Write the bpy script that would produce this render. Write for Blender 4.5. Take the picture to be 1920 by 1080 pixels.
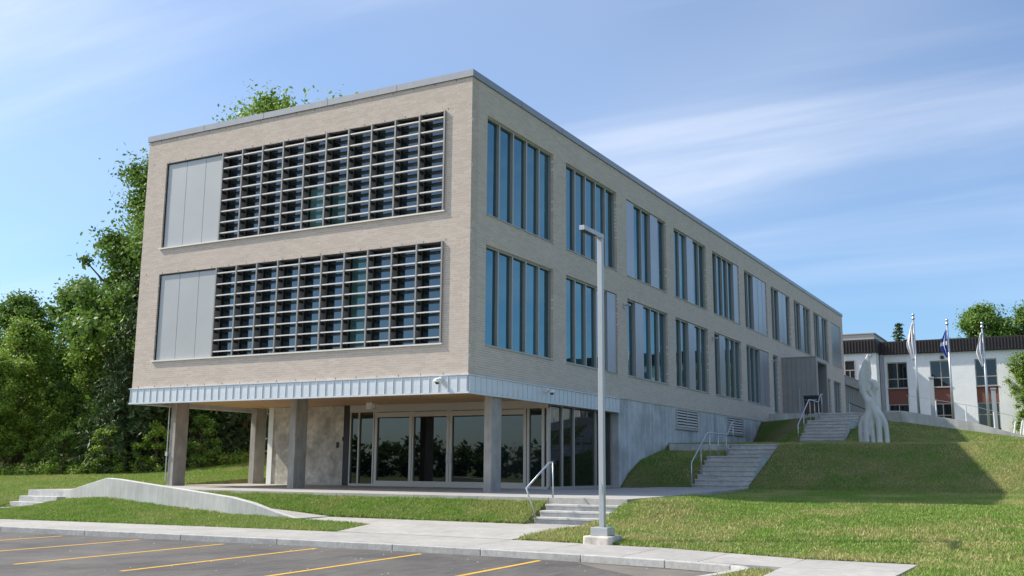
import bpy, bmesh, math, random
import numpy as np
from mathutils import Vector, Matrix

random.seed(7); rng = np.random.default_rng(11)
for o in list(bpy.data.objects): bpy.data.objects.remove(o, do_unlink=True)
scene = bpy.context.scene
COL = scene.collection

# ------------------------------------------------------------------ camera
CAM = Vector((15.7304, -25.8198, 1.5438))
YAW, PITCH, ROLL, FPX = -0.504672, 0.175704, 0.0078487, 1904.99
def cam_axes():
    cy, sy, cp, sp = math.cos(YAW), math.sin(YAW), math.cos(PITCH), math.sin(PITCH)
    F = Vector((sy*cp, cy*cp, sp)); R = Vector((cy, -sy, 0)); U = R.cross(F)
    cr, sr = math.cos(ROLL), math.sin(ROLL)
    return F, cr*R + sr*U, cr*U - sr*R
F_, R_, U_ = cam_axes()
cd = bpy.data.cameras.new('camera'); cam = bpy.data.objects.new('camera', cd); COL.objects.link(cam)
cd.sensor_width = 36.0; cd.lens = 36.0*FPX/1920.0; cd.clip_start = 0.1; cd.clip_end = 5000
M = Matrix((R_, U_, -F_)).transposed().to_4x4(); M.translation = CAM
cam.matrix_world = M
scene.camera = cam

# ------------------------------------------------------------------ sky and sun
SUN_D = Vector((1.0, 0.28, -0.96)).normalized()            # direction the light travels
EL = math.asin(-SUN_D.z); AZ = math.atan2(-SUN_D.x, -SUN_D.y)   # azimuth of the sun, from +Y towards +X
world = bpy.data.worlds.new('World'); scene.world = world; world.use_nodes = True
wt = world.node_tree; wn = wt.nodes; wl = wt.links
for n in list(wn): wn.remove(n)
wo = wn.new('ShaderNodeOutputWorld'); bg = wn.new('ShaderNodeBackground'); bg.inputs[1].default_value = 0.138
sky = wn.new('ShaderNodeTexSky'); sky.sky_type = 'NISHITA'; sky.sun_disc = False
sky.sun_elevation = EL; sky.sun_rotation = AZ; sky.air_density = 0.9; sky.dust_density = 1.4; sky.ozone_density = 1.2; sky.altitude = 100
geo = wn.new('ShaderNodeTexCoord')
sep = wn.new('ShaderNodeSeparateXYZ'); wl.new(geo.outputs['Generated'], sep.inputs[0])
def wmath(op, a, b=None, c=None):
    n = wn.new('ShaderNodeMath'); n.operation = op
    for i, v in enumerate((a, b, c)):
        if v is None: continue
        if isinstance(v, (int, float)): n.inputs[i].default_value = v
        else: wl.new(v, n.inputs[i])
    return n.outputs[0]
zc = wmath('MAXIMUM', sep.outputs[2], 0.03)
zz = wmath('ADD', zc, 0.10)
px = wmath('DIVIDE', sep.outputs[0], zz); py = wmath('DIVIDE', sep.outputs[1], zz)
comb = wn.new('ShaderNodeCombineXYZ'); wl.new(px, comb.inputs[0]); wl.new(py, comb.inputs[1])
def cloud(scale, rot, sx, sy, lo, hi, detail, seed):
    mp = wn.new('ShaderNodeMapping'); wl.new(comb.outputs[0], mp.inputs[0])
    mp.inputs['Rotation'].default_value = (0, 0, rot); mp.inputs['Scale'].default_value = (sx, sy, 1); mp.inputs['Location'].default_value = (seed, seed*1.7, 0)
    nz = wn.new('ShaderNodeTexNoise'); wl.new(mp.outputs[0], nz.inputs['Vector'])
    nz.inputs['Scale'].default_value = scale; nz.inputs['Detail'].default_value = detail; nz.inputs['Roughness'].default_value = 0.55
    nz.inputs['Distortion'].default_value = 0.35
    mr = wn.new('ShaderNodeMapRange'); mr.interpolation_type = 'SMOOTHSTEP'
    wl.new(nz.outputs[0], mr.inputs[0]); mr.inputs[1].default_value = lo; mr.inputs[2].default_value = hi
    return mr.outputs[0]
c1 = cloud(0.75, math.radians(58), 0.35, 2.0, 0.40, 0.66, 7, 5.3)
c2 = cloud(0.35, math.radians(40), 0.7, 1.0, 0.36, 0.66, 3, 8.4)
cm = wmath('MULTIPLY', c1, c2)
cm = wmath('ADD', wmath('MULTIPLY', cm, 0.50), wmath('MULTIPLY', c2, 0.24))
hz = wn.new('ShaderNodeMapRange'); hz.interpolation_type = 'SMOOTHSTEP'; wl.new(sep.outputs[2], hz.inputs[0]); hz.inputs[1].default_value = .10; hz.inputs[2].default_value = .40; hz.inputs[3].default_value = .30
cm = wmath('MINIMUM', wmath('MULTIPLY', cm, hz.outputs[0]), 0.85)
mixc = wn.new('ShaderNodeMix'); mixc.data_type = 'RGBA'
tint = wn.new('ShaderNodeMix'); tint.data_type = 'RGBA'; tint.blend_type = 'MULTIPLY'; tint.inputs['Factor'].default_value = 1; tint.inputs['B'].default_value = (.63,.81,.96,1); wl.new(sky.outputs[0], tint.inputs['A'])
wl.new(cm, mixc.inputs['Factor']); wl.new(tint.outputs['Result'], mixc.inputs['A']); mixc.inputs['B'].default_value = (6.0, 6.15, 6.5, 1)
wl.new(mixc.outputs['Result'], bg.inputs[0]); wl.new(bg.outputs[0], wo.inputs[0])

sd = bpy.data.lights.new('sun', 'SUN'); sd.energy = 4.3; sd.angle = math.radians(0.53); sd.color = (1.0, 0.93, 0.82)
sun = bpy.data.objects.new('sun', sd); COL.objects.link(sun); sun.location = (-40, -15, 60)
sun.rotation_euler = SUN_D.to_track_quat('-Z', 'Y').to_euler()

vs = scene.view_settings; vs.view_transform = 'Standard'; vs.look = 'None'; vs.exposure = 0.55; vs.gamma = 1.0; vs.use_curve_mapping = False
scene.render.engine = 'CYCLES'
scene.render.resolution_x = 1024; scene.render.resolution_y = 576
scene.cycles.max_bounces = 6; scene.cycles.transparent_max_bounces = 6

# ------------------------------------------------------------------ helpers
WO = {}
class MB:
    def __init__(s): s.v = []; s.f = []; s.m = []
    def add(s, vs, fs, mi=0):
        b = len(s.v); s.v += [tuple(p) for p in vs]
        for f in fs: s.f.append([b+i for i in f]); s.m.append(mi)
        return s
    def box(s, x0, x1, y0, y1, z0, z1, mi=0):
        return s.add([(x0,y0,z0),(x1,y0,z0),(x1,y1,z0),(x0,y1,z0),(x0,y0,z1),(x1,y0,z1),(x1,y1,z1),(x0,y1,z1)],
            [(0,3,2,1),(4,5,6,7),(0,1,5,4),(1,2,6,5),(2,3,7,6),(3,0,4,7)], mi)
    def prism(s, poly, z0, z1, mi=0):
        n = len(poly)
        g = lambda z, p: z(p[0], p[1]) if callable(z) else z
        vs = [(p[0],p[1],g(z0,p)) for p in poly] + [(p[0],p[1],g(z1,p)) for p in poly]
        a = sum(poly[i][0]*poly[(i+1)%n][1]-poly[(i+1)%n][0]*poly[i][1] for i in range(n))
        r = range(n)
        fs = [tuple(reversed(r)) if a > 0 else tuple(r), tuple(n+i for i in (r if a > 0 else reversed(r)))]
        for i in r:
            j = (i+1) % n; q = (i, j, n+j, n+i); fs.append(q if a > 0 else q[::-1])
        return s.add(vs, fs, mi)
    def tube(s, pts, rad, n=8, mi=0, cap=True):
        pts = [Vector(p) for p in pts]; k = len(pts)
        rad = rad if isinstance(rad, (list, tuple)) else [rad]*k
        vs = []; up = None
        for i, p in enumerate(pts):
            t = (pts[min(i+1,k-1)]-pts[max(i-1,0)]).normalized()
            if up is None: up = Vector((0,0,1)) if abs(t.z) < .9 else Vector((1,0,0))
            a = t.cross(up).normalized(); b = a.cross(t).normalized(); up = b
            for j in range(n):
                an = 2*math.pi*j/n; vs.append(p + (a*math.cos(an)+b*math.sin(an))*rad[i])
        fs = [(i*n+j, i*n+(j+1)%n, (i+1)*n+(j+1)%n, (i+1)*n+j) for i in range(k-1) for j in range(n)]
        if cap: fs += [tuple(range(n))[::-1], tuple((k-1)*n+j for j in range(n))]
        return s.add(vs, fs, mi)
    def beam(s, p, q, w, h, mi=0):
        p, q = Vector(p), Vector(q); t = (q-p).normalized()
        a = t.cross(Vector((0,0,1)) if abs(t.z) < .95 else Vector((0,1,0))).normalized()*w/2; b = a.cross(t).normalized()*h/2
        return s.add([p-a-b,p+a-b,p+a+b,p-a+b,q-a-b,q+a-b,q+a+b,q-a+b],[(0,1,2,3),(7,6,5,4),(0,4,5,1),(1,5,6,2),(2,6,7,3),(3,7,4,0)], mi)
    def lathe(s, c, prof, n=12, mi=0):
        vs = []; k = len(prof)
        for r, z in prof:
            for j in range(n):
                a = 2*math.pi*j/n; vs.append((c[0]+r*math.cos(a), c[1]+r*math.sin(a), c[2]+z))
        fs = [(i*n+j, i*n+(j+1)%n, (i+1)*n+(j+1)%n, (i+1)*n+j) for i in range(k-1) for j in range(n)]
        fs += [tuple(range(n))[::-1], tuple((k-1)*n+j for j in range(n))]
        return s.add(vs, fs, mi)
    def build(s, name, mat, parent=None, origin=None, smooth=False, bevel=0.0):
        if parent is not None: origin = WO[parent]
        elif origin is None: origin = (0,0,0)
        o3 = Vector(origin)
        me = bpy.data.meshes.new(name)
        me.from_pydata([(x-o3.x, y-o3.y, z-o3.z) for x, y, z in s.v], [], s.f)
        mats = mat if isinstance(mat, (list, tuple)) else [mat]
        for m_ in mats: me.materials.append(m_)
        if len(mats) > 1: me.polygons.foreach_set('material_index', s.m)
        if smooth: me.polygons.foreach_set('use_smooth', [True]*len(me.polygons))
        me.update()
        ob = bpy.data.objects.new(name, me); COL.objects.link(ob)
        if parent is not None: ob.parent = parent
        else: ob.location = o3
        WO[ob] = tuple(o3)
        if bevel:
            bv = ob.modifiers.new('bevel', 'BEVEL'); bv.width = bevel; bv.segments = 2; bv.limit_method = 'ANGLE'
        return ob
def empty(name, loc):
    o = bpy.data.objects.new(name, None); COL.objects.link(o); o.location = loc; o.empty_display_size = .3; WO[o] = tuple(loc); return o
def tag(o, label=None, cat=None, group=None, kind=None):
    if label: o['label'] = label
    if cat: o['category'] = cat
    if group: o['group'] = group
    if kind: o['kind'] = kind
    return o
def np_mesh(name, V, F, mat, parent=None, origin=(0,0,0), attrs=None, smooth=False):
    if parent is not None: origin = WO[parent]
    V = np.asarray(V, np.float32) - np.asarray(origin, np.float32); F = np.asarray(F, np.int32)
    me = bpy.data.meshes.new(name); n, k = F.shape
    me.vertices.add(len(V)); me.vertices.foreach_set('co', V.ravel())
    me.loops.add(n*k); me.loops.foreach_set('vertex_index', F.ravel())
    me.polygons.add(n); me.polygons.foreach_set('loop_start', np.arange(0, n*k, k, dtype=np.int32))
    me.update(calc_edges=True)
    if not smooth: me.shade_flat()
    me.materials.append(mat)
    for an, arr in (attrs or {}).items():
        a = me.attributes.new(an, 'FLOAT', 'FACE'); a.data.foreach_set('value', np.asarray(arr, np.float32))
    me.validate()
    ob = bpy.data.objects.new(name, me); COL.objects.link(ob)
    if parent is not None: ob.parent = parent
    else: ob.location = origin
    WO[ob] = tuple(origin); return ob
def piece(name, mesh, parent, off):
    o = bpy.data.objects.new(name, mesh); COL.objects.link(o); o.parent = parent; o.location = off; return o

# ------------------------------------------------------------------ materials
def lin(r, g, b):
    f = lambda c: (c/255/12.92) if c/255 <= .04045 else ((c/255+.055)/1.055)**2.4
    return (f(r), f(g), f(b), 1)
def mat(name, col, rough=.6, metal=0.0, var=0.0, vscale=3.0, bump=0.0, bscale=40.0, col2=None, stretch=(1,1,1), spec=0.5, attr=None, detail=5, noise2=None, coord='Object'):
    m = bpy.data.materials.new(name); m.use_nodes = True; t = m.node_tree; N = t.nodes; L = t.links
    p = N['Principled BSDF']; p.inputs['Roughness'].default_value = rough; p.inputs['Metallic'].default_value = metal
    p.inputs['Specular IOR Level'].default_value = spec
    c = tuple(col) if len(col) == 4 else tuple(col)+(1,)
    p.inputs['Base Color'].default_value = c
    tc = N.new('ShaderNodeTexCoord'); mp = N.new('ShaderNodeMapping'); mp.inputs['Scale'].default_value = stretch
    L.new(tc.outputs[coord], mp.inputs[0])
    out = None
    if var or col2:
        nz = N.new('ShaderNodeTexNoise'); nz.inputs['Scale'].default_value = vscale; nz.inputs['Detail'].default_value = detail; nz.inputs['Roughness'].default_value = .6
        L.new(mp.outputs[0], nz.inputs['Vector'])
        mx = N.new('ShaderNodeMix'); mx.data_type = 'RGBA'
        mr = N.new('ShaderNodeMapRange'); mr.inputs[1].default_value = .35; mr.inputs[2].default_value = .65
        L.new(nz.outputs[0], mr.inputs[0]); L.new(mr.outputs[0], mx.inputs['Factor'])
        if col2 is None:
            mx.inputs['A'].default_value = tuple(x*(1-var) for x in c[:3])+(1,); mx.inputs['B'].default_value = tuple(min(1, x*(1+var)) for x in c[:3])+(1,)
        else:
            mx.inputs['A'].default_value = c; mx.inputs['B'].default_value = tuple(col2) if len(col2) == 4 else tuple(col2)+(1,)
        out = mx.outputs['Result']
    if noise2:                                   # (scale, strength, stretch): streaks or fine speckle
        sc, st, sr = noise2
        m2 = N.new('ShaderNodeMapping'); m2.inputs['Scale'].default_value = sr; L.new(tc.outputs[coord], m2.inputs[0])
        n2 = N.new('ShaderNodeTexNoise'); n2.inputs['Scale'].default_value = sc; n2.inputs['Detail'].default_value = 4; L.new(m2.outputs[0], n2.inputs['Vector'])
        r2 = N.new('ShaderNodeMapRange'); r2.inputs[1].default_value = .3; r2.inputs[2].default_value = .7; r2.inputs[3].default_value = 1-st; r2.inputs[4].default_value = 1+st
        L.new(n2.outputs[0], r2.inputs[0])
        mm = N.new('ShaderNodeMix'); mm.data_type = 'RGBA'; mm.blend_type = 'MULTIPLY'; mm.inputs['Factor'].default_value = 1
        if out: L.new(out, mm.inputs['A'])
        else: mm.inputs['A'].default_value = c
        L.new(r2.outputs[0], mm.inputs['B']); out = mm.outputs['Result']
    if attr:                                     # per-piece tone
        a = N.new('ShaderNodeAttribute'); a.attribute_name = 'tone'; oi = N.new('ShaderNodeObjectInfo')
        ad = N.new('ShaderNodeMath'); ad.operation = 'ADD'; L.new(a.outputs['Fac'], ad.inputs[0]); L.new(oi.outputs['Random'], ad.inputs[1])
        fr = N.new('ShaderNodeMath'); fr.operation = 'FRACT'; L.new(ad.outputs[0], fr.inputs[0])
        r3 = N.new('ShaderNodeMapRange'); r3.inputs[3].default_value = 1-attr; r3.inputs[4].default_value = 1+attr; L.new(fr.outputs[0], r3.inputs[0])
        mm = N.new('ShaderNodeMix'); mm.data_type = 'RGBA'; mm.blend_type = 'MULTIPLY'; mm.inputs['Factor'].default_value = 1
        if out: L.new(out, mm.inputs['A'])
        else: mm.inputs['A'].default_value = c
        L.new(r3.outputs[0], mm.inputs['B']); out = mm.outputs['Result']
    if out: L.new(out, p.inputs['Base Color'])
    if bump:
        bz = N.new('ShaderNodeTexNoise'); bz.inputs['Scale'].default_value = bscale; bz.inputs['Detail'].default_value = 4; L.new(mp.outputs[0], bz.inputs['Vector'])
        bn = N.new('ShaderNodeBump'); bn.inputs['Strength'].default_value = bump; bn.inputs['Distance'].default_value = .02
        L.new(bz.outputs[0], bn.inputs['Height']); L.new(bn.outputs[0], p.inputs['Normal'])
    return m
def leafmat(name, a, b, trans=.35):
    m = bpy.data.materials.new(name); m.use_nodes = True; t = m.node_tree; N = t.nodes; L = t.links
    p = N['Principled BSDF']; p.inputs['Roughness'].default_value = .55; p.inputs['Specular IOR Level'].default_value = .3
    at = N.new('ShaderNodeAttribute'); at.attribute_name = 'tone'
    mx = N.new('ShaderNodeMix'); mx.data_type = 'RGBA'; mx.inputs['A'].default_value = a+(1,); mx.inputs['B'].default_value = b+(1,)
    L.new(at.outputs['Fac'], mx.inputs['Factor']); L.new(mx.outputs['Result'], p.inputs['Base Color'])
    tr = N.new('ShaderNodeBsdfTranslucent'); L.new(mx.outputs['Result'], tr.inputs[0])
    ms = N.new('ShaderNodeMixShader'); ms.inputs[0].default_value = trans
    L.new(p.outputs[0], ms.inputs[1]); L.new(tr.outputs[0], ms.inputs[2]); L.new(ms.outputs[0], N['Material Output'].inputs[0])
    return m
MT = {}
MT['brick'] = mat('brick', (.58,.48,.40), .85, var=.03, vscale=1.2, bump=.12, bscale=60, attr=.075)
MT['mortar'] = mat('mortar', (.80,.735,.66), .9, var=.08, vscale=8)
MT['zinc'] = mat('zinc', (.66,.68,.70), .42, .25, var=.06, vscale=2)
MT['coping'] = mat('coping', (.30,.30,.31), .42, .5, var=.04)
MT['alu_panel'] = mat('alu_panel', (.43,.43,.42), .45, .25, var=.03, vscale=.6)
MT['alu_side'] = mat('alu_side', (.34,.345,.37), .33, .45, var=.04, vscale=.7)
MT['louver'] = mat('louver', (.74,.69,.64), .45, .2)
MT['fin'] = mat('fin', (.30,.28,.26), .5, .3)
MT['frame'] = mat('frame', (.42,.395,.36), .45, .35)
MT['champagne'] = mat('champagne', (.52,.475,.42), .42, .35)
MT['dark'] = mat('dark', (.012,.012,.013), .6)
MT['darkmetal'] = mat('dark_metal', (.03,.03,.032), .5, .3)
def glassmat(name, col, ior, tint, rough=.012, wav=0.0):
    m = bpy.data.materials.new(name); m.use_nodes = True; t = m.node_tree; N = t.nodes; L = t.links
    p = N['Principled BSDF']; p.inputs['Base Color'].default_value = col+(1,); p.inputs['Roughness'].default_value = rough
    p.inputs['IOR'].default_value = ior; p.inputs['Specular Tint'].default_value = tint+(1,)
    oi = N.new('ShaderNodeObjectInfo'); cr_ = N.new('ShaderNodeMapRange'); cr_.inputs[1].default_value = .55; cr_.inputs[3].default_value = 1; cr_.inputs[4].default_value = 3.2; L.new(oi.outputs['Random'], cr_.inputs[0])
    mu = N.new('ShaderNodeMix'); mu.data_type = 'RGBA'; mu.blend_type = 'MULTIPLY'; mu.inputs['Factor'].default_value = 1; mu.inputs['A'].default_value = col+(1,); L.new(cr_.outputs[0], mu.inputs['B']); L.new(mu.outputs['Result'], p.inputs['Base Color'])
    if wav:
        tc = N.new('ShaderNodeTexCoord'); nz = N.new('ShaderNodeTexNoise'); nz.inputs['Scale'].default_value = .9; nz.inputs['Detail'].default_value = 1
        bn = N.new('ShaderNodeBump'); bn.inputs['Strength'].default_value = wav; bn.inputs['Distance'].default_value = .02
        L.new(tc.outputs['Object'], nz.inputs['Vector']); L.new(nz.outputs[0], bn.inputs['Height']); L.new(bn.outputs[0], p.inputs['Normal'])
    return m
MT['glass'] = glassmat('window_glass', (.008,.024,.034), 2.7, (.36,.82,1.0), wav=.12)
MT['glass_front'] = glassmat('front_window_glass', (.012,.02,.025), 2.2, (.70,.88,1.0), wav=.1)
MT['glass_teal'] = glassmat('window_glass_with_blind', (.06,.13,.13), 1.9, (.6,.95,1.0))
MT['glass_dark'] = glassmat('shopfront_glass', (.005,.006,.007), 1.75, (.88,.96,1.0), wav=.05)
MT['conc'] = mat('concrete_light', (.56,.545,.515), .85, var=.10, vscale=1.5, bump=.2, bscale=30, noise2=(5,.10,(3,3,.25)))
MT['conc_wall'] = mat('concrete_formed', (.50,.495,.485), .8, var=.22, vscale=.9, bump=.2, bscale=25, noise2=(2.2,.16,(1.6,1.6,.12)))
MT['conc_warm'] = mat('concrete_warm', (.50,.46,.40), .85, var=.30, vscale=1.6, bump=.25, bscale=25, noise2=(6,.16,(1,1,1)))
MT['conc_col'] = mat('concrete_column', (.34,.315,.28), .85, var=.12, vscale=2.2, bump=.25, bscale=30, noise2=(4,.12,(2,2,.4)))
MT['walk'] = mat('sidewalk_concrete', (.375,.36,.335), .85, var=.09, vscale=.9, bump=.15, bscale=60, noise2=(5,.10,(1,1,1)), attr=.06)
MT['kerb'] = mat('kerb_concrete', (.44,.43,.405), .85, var=.12, vscale=3, bump=.25, bscale=40, noise2=(14,.12,(1,1,1)), attr=.04)
MT['step'] = mat('step_concrete', (.47,.46,.44), .85, var=.12, vscale=2.5, bump=.15, bscale=40, noise2=(9,.1,(1,1,1)))
MT['asphalt'] = mat('asphalt', (.080,.074,.069), .85, col2=(.14,.128,.117), vscale=.5, bump=.5, bscale=130, noise2=(5,.22,(2.5,.35,1)), detail=9)
MT['dust'] = mat('dusty_asphalt', (.20,.175,.145), .9, col2=(.14,.128,.115), vscale=1.2, bump=.4, bscale=130, noise2=(80,.2,(1,1,1)))
MT['yellow'] = mat('yellow_paint', (.72,.42,.05), .7, var=.12, vscale=8, noise2=(60,.15,(1,1,1)))
MT['wood'] = mat('cedar_boards', (.60,.36,.17), .55, var=.14, vscale=3, stretch=(.15,3,3), attr=.16)
MT['galv'] = mat('galvanised_steel', (.56,.58,.60), .38, .75, var=.08, vscale=20)
MT['lamp'] = mat('grey_painted_steel', (.46,.47,.48), .42, .35, var=.03)
MT['white'] = mat('white_paint', (.78,.78,.76), .6, var=.03)
MT['sculpt'] = mat('sculpture_white', (.58,.585,.57), .55, var=.05, vscale=4, bump=.15, bscale=12)
MT['stucco'] = mat('white_stucco', (.80,.81,.80), .9, var=.05, vscale=.8, bump=.5, bscale=6)
MT['darkclad'] = mat('dark_ribbed_metal', (.045,.036,.034), .5, .2, var=.1)
MT['redbrick'] = mat('red_brick', (.19,.075,.055), .9, var=.25, vscale=9, stretch=(1,1,3.5), bump=.4, bscale=30)
MT['vest'] = mat('zinc_dark_panel', (.34,.325,.315), .42, .45, var=.06, vscale=1.5)
MT['grass'] = mat('lawn_soil_and_grass', (.085,.14,.03), .95, col2=(.19,.165,.075), vscale=.55, bump=.8, bscale=45, noise2=(26,.35,(1,1,1)), detail=7, coord='Object', spec=.1)
MT['blade'] = leafmat('grass_blades', (.155,.32,.03), (.52,.45,.20), .3)
MT['bark'] = mat('bark', (.10,.075,.055), .95, var=.25, vscale=6, bump=.6, bscale=14, stretch=(1,1,.3))
MT['leaf_a'] = leafmat('maple_leaves', (.07,.15,.024), (.21,.33,.06))
MT['leaf_b'] = leafmat('bright_leaves', (.125,.235,.03), (.33,.45,.075))
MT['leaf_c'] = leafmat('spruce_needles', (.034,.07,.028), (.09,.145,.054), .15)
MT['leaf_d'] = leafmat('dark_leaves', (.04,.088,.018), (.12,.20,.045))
MT['gravel'] = mat('gravel', (.30,.29,.275), .9, var=.3, vscale=30, bump=1, bscale=40)
MT['blue'] = mat('flag_blue', (.02,.07,.42), .8); MT['flagwhite'] = mat('flag_white', (.75,.74,.76), .8)
MT['flagmark'] = mat('flag_mark', (.25,.22,.55), .8); MT['flagred'] = mat('flag_red_mark', (.5,.25,.25), .8)
MT['brown'] = mat('bin_brown', (.10,.055,.03), .6)
MT['yellowsign'] = mat('sign_yellow', (.55,.45,.08), .6)

# ------------------------------------------------------------------ ground heights
def terr(y): return .79 + (y+1.2)*.0085                       # terrace slab top
KX = [-200,-40,-8.3,-1.4,1.25,4.5,7,9.25,10.6]; KY = [-20,-10.7,-8.95,-8.5,-8.3,-8.27,-8.36,-8.62,-8.95]
BX = [-200,-40,-11,-7.2,.1,4.9,8.4,11.4,30]; BY = [-17.5,-8.3,-7.05,-6.62,-6.05,-6.05,-6.35,-7.3,-7.3]
kerb_y = lambda x: np.interp(x, KX, KY); back_y = lambda x: np.interp(x, BX, BY)
def ramp_z(x): return np.interp(x, [-10.5,-3.0,5.4], [.75,.165,.175])
FRy = [-60,-8.6,-6.3,-3.5,-1,2.5,8,11.3,16.4,22,27.2,34,60,110,600]; FRz = [-.1,.0,.045,.26,.50,.655,.74,.84,2.60,2.80,4.12,4.33,4.45,5,5]
FLy = [-60,-9,-6.5,-4,0,5,12,20,40,100,600]; FLz = [-.25,-.08,.02,.42,.72,.98,1.32,2.25,3.2,4.5,5]
def G(x, y):
    x = np.asarray(x, float); y = np.asarray(y, float)
    r = np.interp(y, FRy, FRz); l = np.interp(y, FLy, FLz)
    # right: bank falls away towards the east
    fall = np.clip((x-7.6)*.15, 0, 1.6)*np.clip((y-17)/9, 0, 1); r = r - fall
    near = np.exp(-((x-6.2)/1.4)**2)*np.clip((y+2.6)/1.4, 0, 1)*np.clip((9-y)/6, 0, 1); r = r + near*np.clip(.80-r, 0, .3)*.9
    # bank left of the lower flight
    bank = np.interp(y, [11.4,11.7,12.44,13.6,15.6,16.4,16.9], [.80,.98,1.44,1.9,2.27,2.33,2.62])
    r = np.where((x < 2.9) & (y > 11.3) & (y < 16.9), bank, r)
    l = l + 1.3*np.clip((y-8)/12, 0, 1)*np.clip((x+25)/5, 0, 1)
    k_ = np.clip(x/4.45, 0, 1); tb = (y-(30-8*k_))/(2.3+2.9*k_)
    r = np.where((x < 4.45) & (x > -1) & (y > 16.9) & (y < 60), 2.63+.15*np.clip((y-16.9)/5, 0, 1)+1.5*np.clip(tb, 0, 1), r)
    w = np.clip((x+14.2)/4, 0, 1); z = l*(1-w) + r*w
    # strip below the ramp wall, ramp, bank in front of the terrace
    bz = np.interp(x, [-14.2,-12.3,-10.4,-5.3,-2.9,0], [.12,.47,.56,.21,.16,.08])
    t = np.clip((y-back_y(x))/(-4.1-back_y(x)), 0, 1)
    z = np.where((x > -14.2) & (x < 5) & (y < -3.9), .02+(bz-.02)*t, z)
    z = np.where((x < -14.2) & (y < -3.9), np.minimum(z, .02+.35*t), z)
    rz = ramp_z(x); t2 = np.clip((y+2.6)/1.4, 0, 1); tt = terr(-1.2)-.08
    z = np.where((x > -12) & (x < 3.35) & (y >= -3.9) & (y < -1.1), np.where(y < -2.6, rz-.05, rz+(tt-rz)*t2), z)
    z = np.where((x > -14.3) & (x < 5.55) & (y >= -1.1) & (y < 6.4), .6, z)           # under the terrace
    z = np.where((x > 2.8) & (x < 5.05) & (y >= 6.2) & (y < 11.7), .7, z)
    z = np.where((x > -14.0) & (x < -.1) & (y >= 6.2) & (y < 56.5), .5, z)              # under the building
    z = np.where((x > 3.3) & (x < 5.45) & (y > -3.9) & (y < -1.1), .08, z)             # under the front steps
    z = np.where((x > -14.2) & (x < -10.4) & (y > -5.2) & (y < -1.1), np.where((y < -4) & (x > -12.3), z, -.05+np.clip((y+5.2)/1.2, 0, 1)*.6), z)
    z = np.where((x > 2.95) & (x < 4.95) & (y > 11.6) & (y < 16.6), np.interp(y, [11.6,13.4,15.8,16.6], [.6,1.6,1.7,2.4]), z)
    z = np.where((x > 4.5) & (x < 6.4) & (y > 22) & (y < 26.8), np.interp(y, [22,24,25.8,26.8], [2.5,3.5,3.6,4.1]), z)
    pl = (x > 4.3) & (x < 8.4) & (y > 26.6) & (y < 66) | (x > 0) & (x < 4.4) & (y > 34.3) & (y < 66)
    z = np.where(pl, np.minimum(z, 4.1), z)
    side = (y < back_y(x)) & (y > kerb_y(x)-.1) & (x < 11.5) & ~((x > 10.9) & (y < -9.2)); z = np.where(side, -.26, z)
    z = np.where((x > 11.5) & (x < 13.2) & (y < -7.2), -.26, z); z = np.where((x > 10.5) & (x <= 11.5) & (y < -9.2) & (z > -.3), -.02, z)
    z = np.where((y < kerb_y(x)-.05) & (x < np.interp(y, [-15,-11.6,-10.2,-9.4], [10.28,10.6,10.82,10.9])), -.35, z)
    return z
def axis(lo, hi, step, far):
    a = list(np.arange(lo, hi+1e-6, step)); s = step
    b = hi
    while b < far: s *= 1.35; b += s; a.append(b)
    s = step; b = lo; pre = []
    while b > -far: s *= 1.35; b -= s; pre.append(b)
    return np.array(pre[::-1]+a)
ax = axis(-32, 26, .2, 1500); ay = axis(-12, 34, .2, 1500)
XX, YY = np.meshgrid(ax, ay); ZZ = G(XX, YY)
nx, ny = len(ax), len(ay)
idx = np.arange(nx*ny).reshape(ny, nx)
Fq = np.stack([idx[:-1,:-1], idx[:-1,1:], idx[1:,1:], idx[1:,:-1]], -1).reshape(-1, 4)
ground = np_mesh('ground', np.stack([XX, YY, ZZ], -1).reshape(-1, 3), Fq, MT['grass'], smooth=True)
tag(ground, kind='structure')

# parking lot, kerb, sidewalk -------------------------------------------------
xs = [-80,-40,-20,-8.3,-5,-1.4,1.25,4.5,7,9.25,10.6,10.88]
poly = [(x, float(kerb_y(x))+.06) for x in xs] + [(10.82,-10.2),(10.55,-12),(10.3,-15),(9,-60),(-80,-60)]
lot = MB().prism(poly, -.34, -.13).build('parking_lot', MT['asphalt']); tag(lot, kind='structure')
d = MB(); d.prism([(7.6,-8.62),(9.2,-8.85),(10.6,-9.25),(10.75,-11.5),(9.6,-10.4),(8.4,-9.4)], -.129, -.1255)
tag(d.build('dust_patch', MT['dust']), kind='structure')
lines = [(-5.67,-9.17,.09),(-3.24,-9.02,.09),(-.75,-8.89,.09),(1.67,-8.7,.085),(4.23,-8.62,.075),(6.86,-8.62,.06)]
names = ['first','second','third','fourth','fifth','sixth']
for i, (x, y, k) in enumerate(lines):
    m_ = MB().add([(x-.05,y,-.126),(x+.05,y,-.126),(x+.05+5.4*k,y-5.4,-.126),(x-.05+5.4*k,y-5.4,-.126)], [(0,1,2,3)])
    o = m_.build('parking_line', MT['yellow']); o['kind'] = 'structure'
sp = MB()
for _ in range(110):
    x = random.uniform(-9, 10.3); y = random.uniform(-16, float(kerb_y(x))-.25); q = random.uniform(.006,.018)
    sp.add([(x-q,y,-.128),(x,y-q*.7,-.128),(x+q,y+.2*q,-.128),(x,y+q,-.128),(x,y,-.128+q*.6)], [(0,1,4),(1,2,4),(2,3,4),(3,0,4)])
tag(sp.build('loose_pebbles', MT['white']), 'pale pebbles and leaf bits scattered on the asphalt', 'pebbles', kind='stuff')
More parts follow.
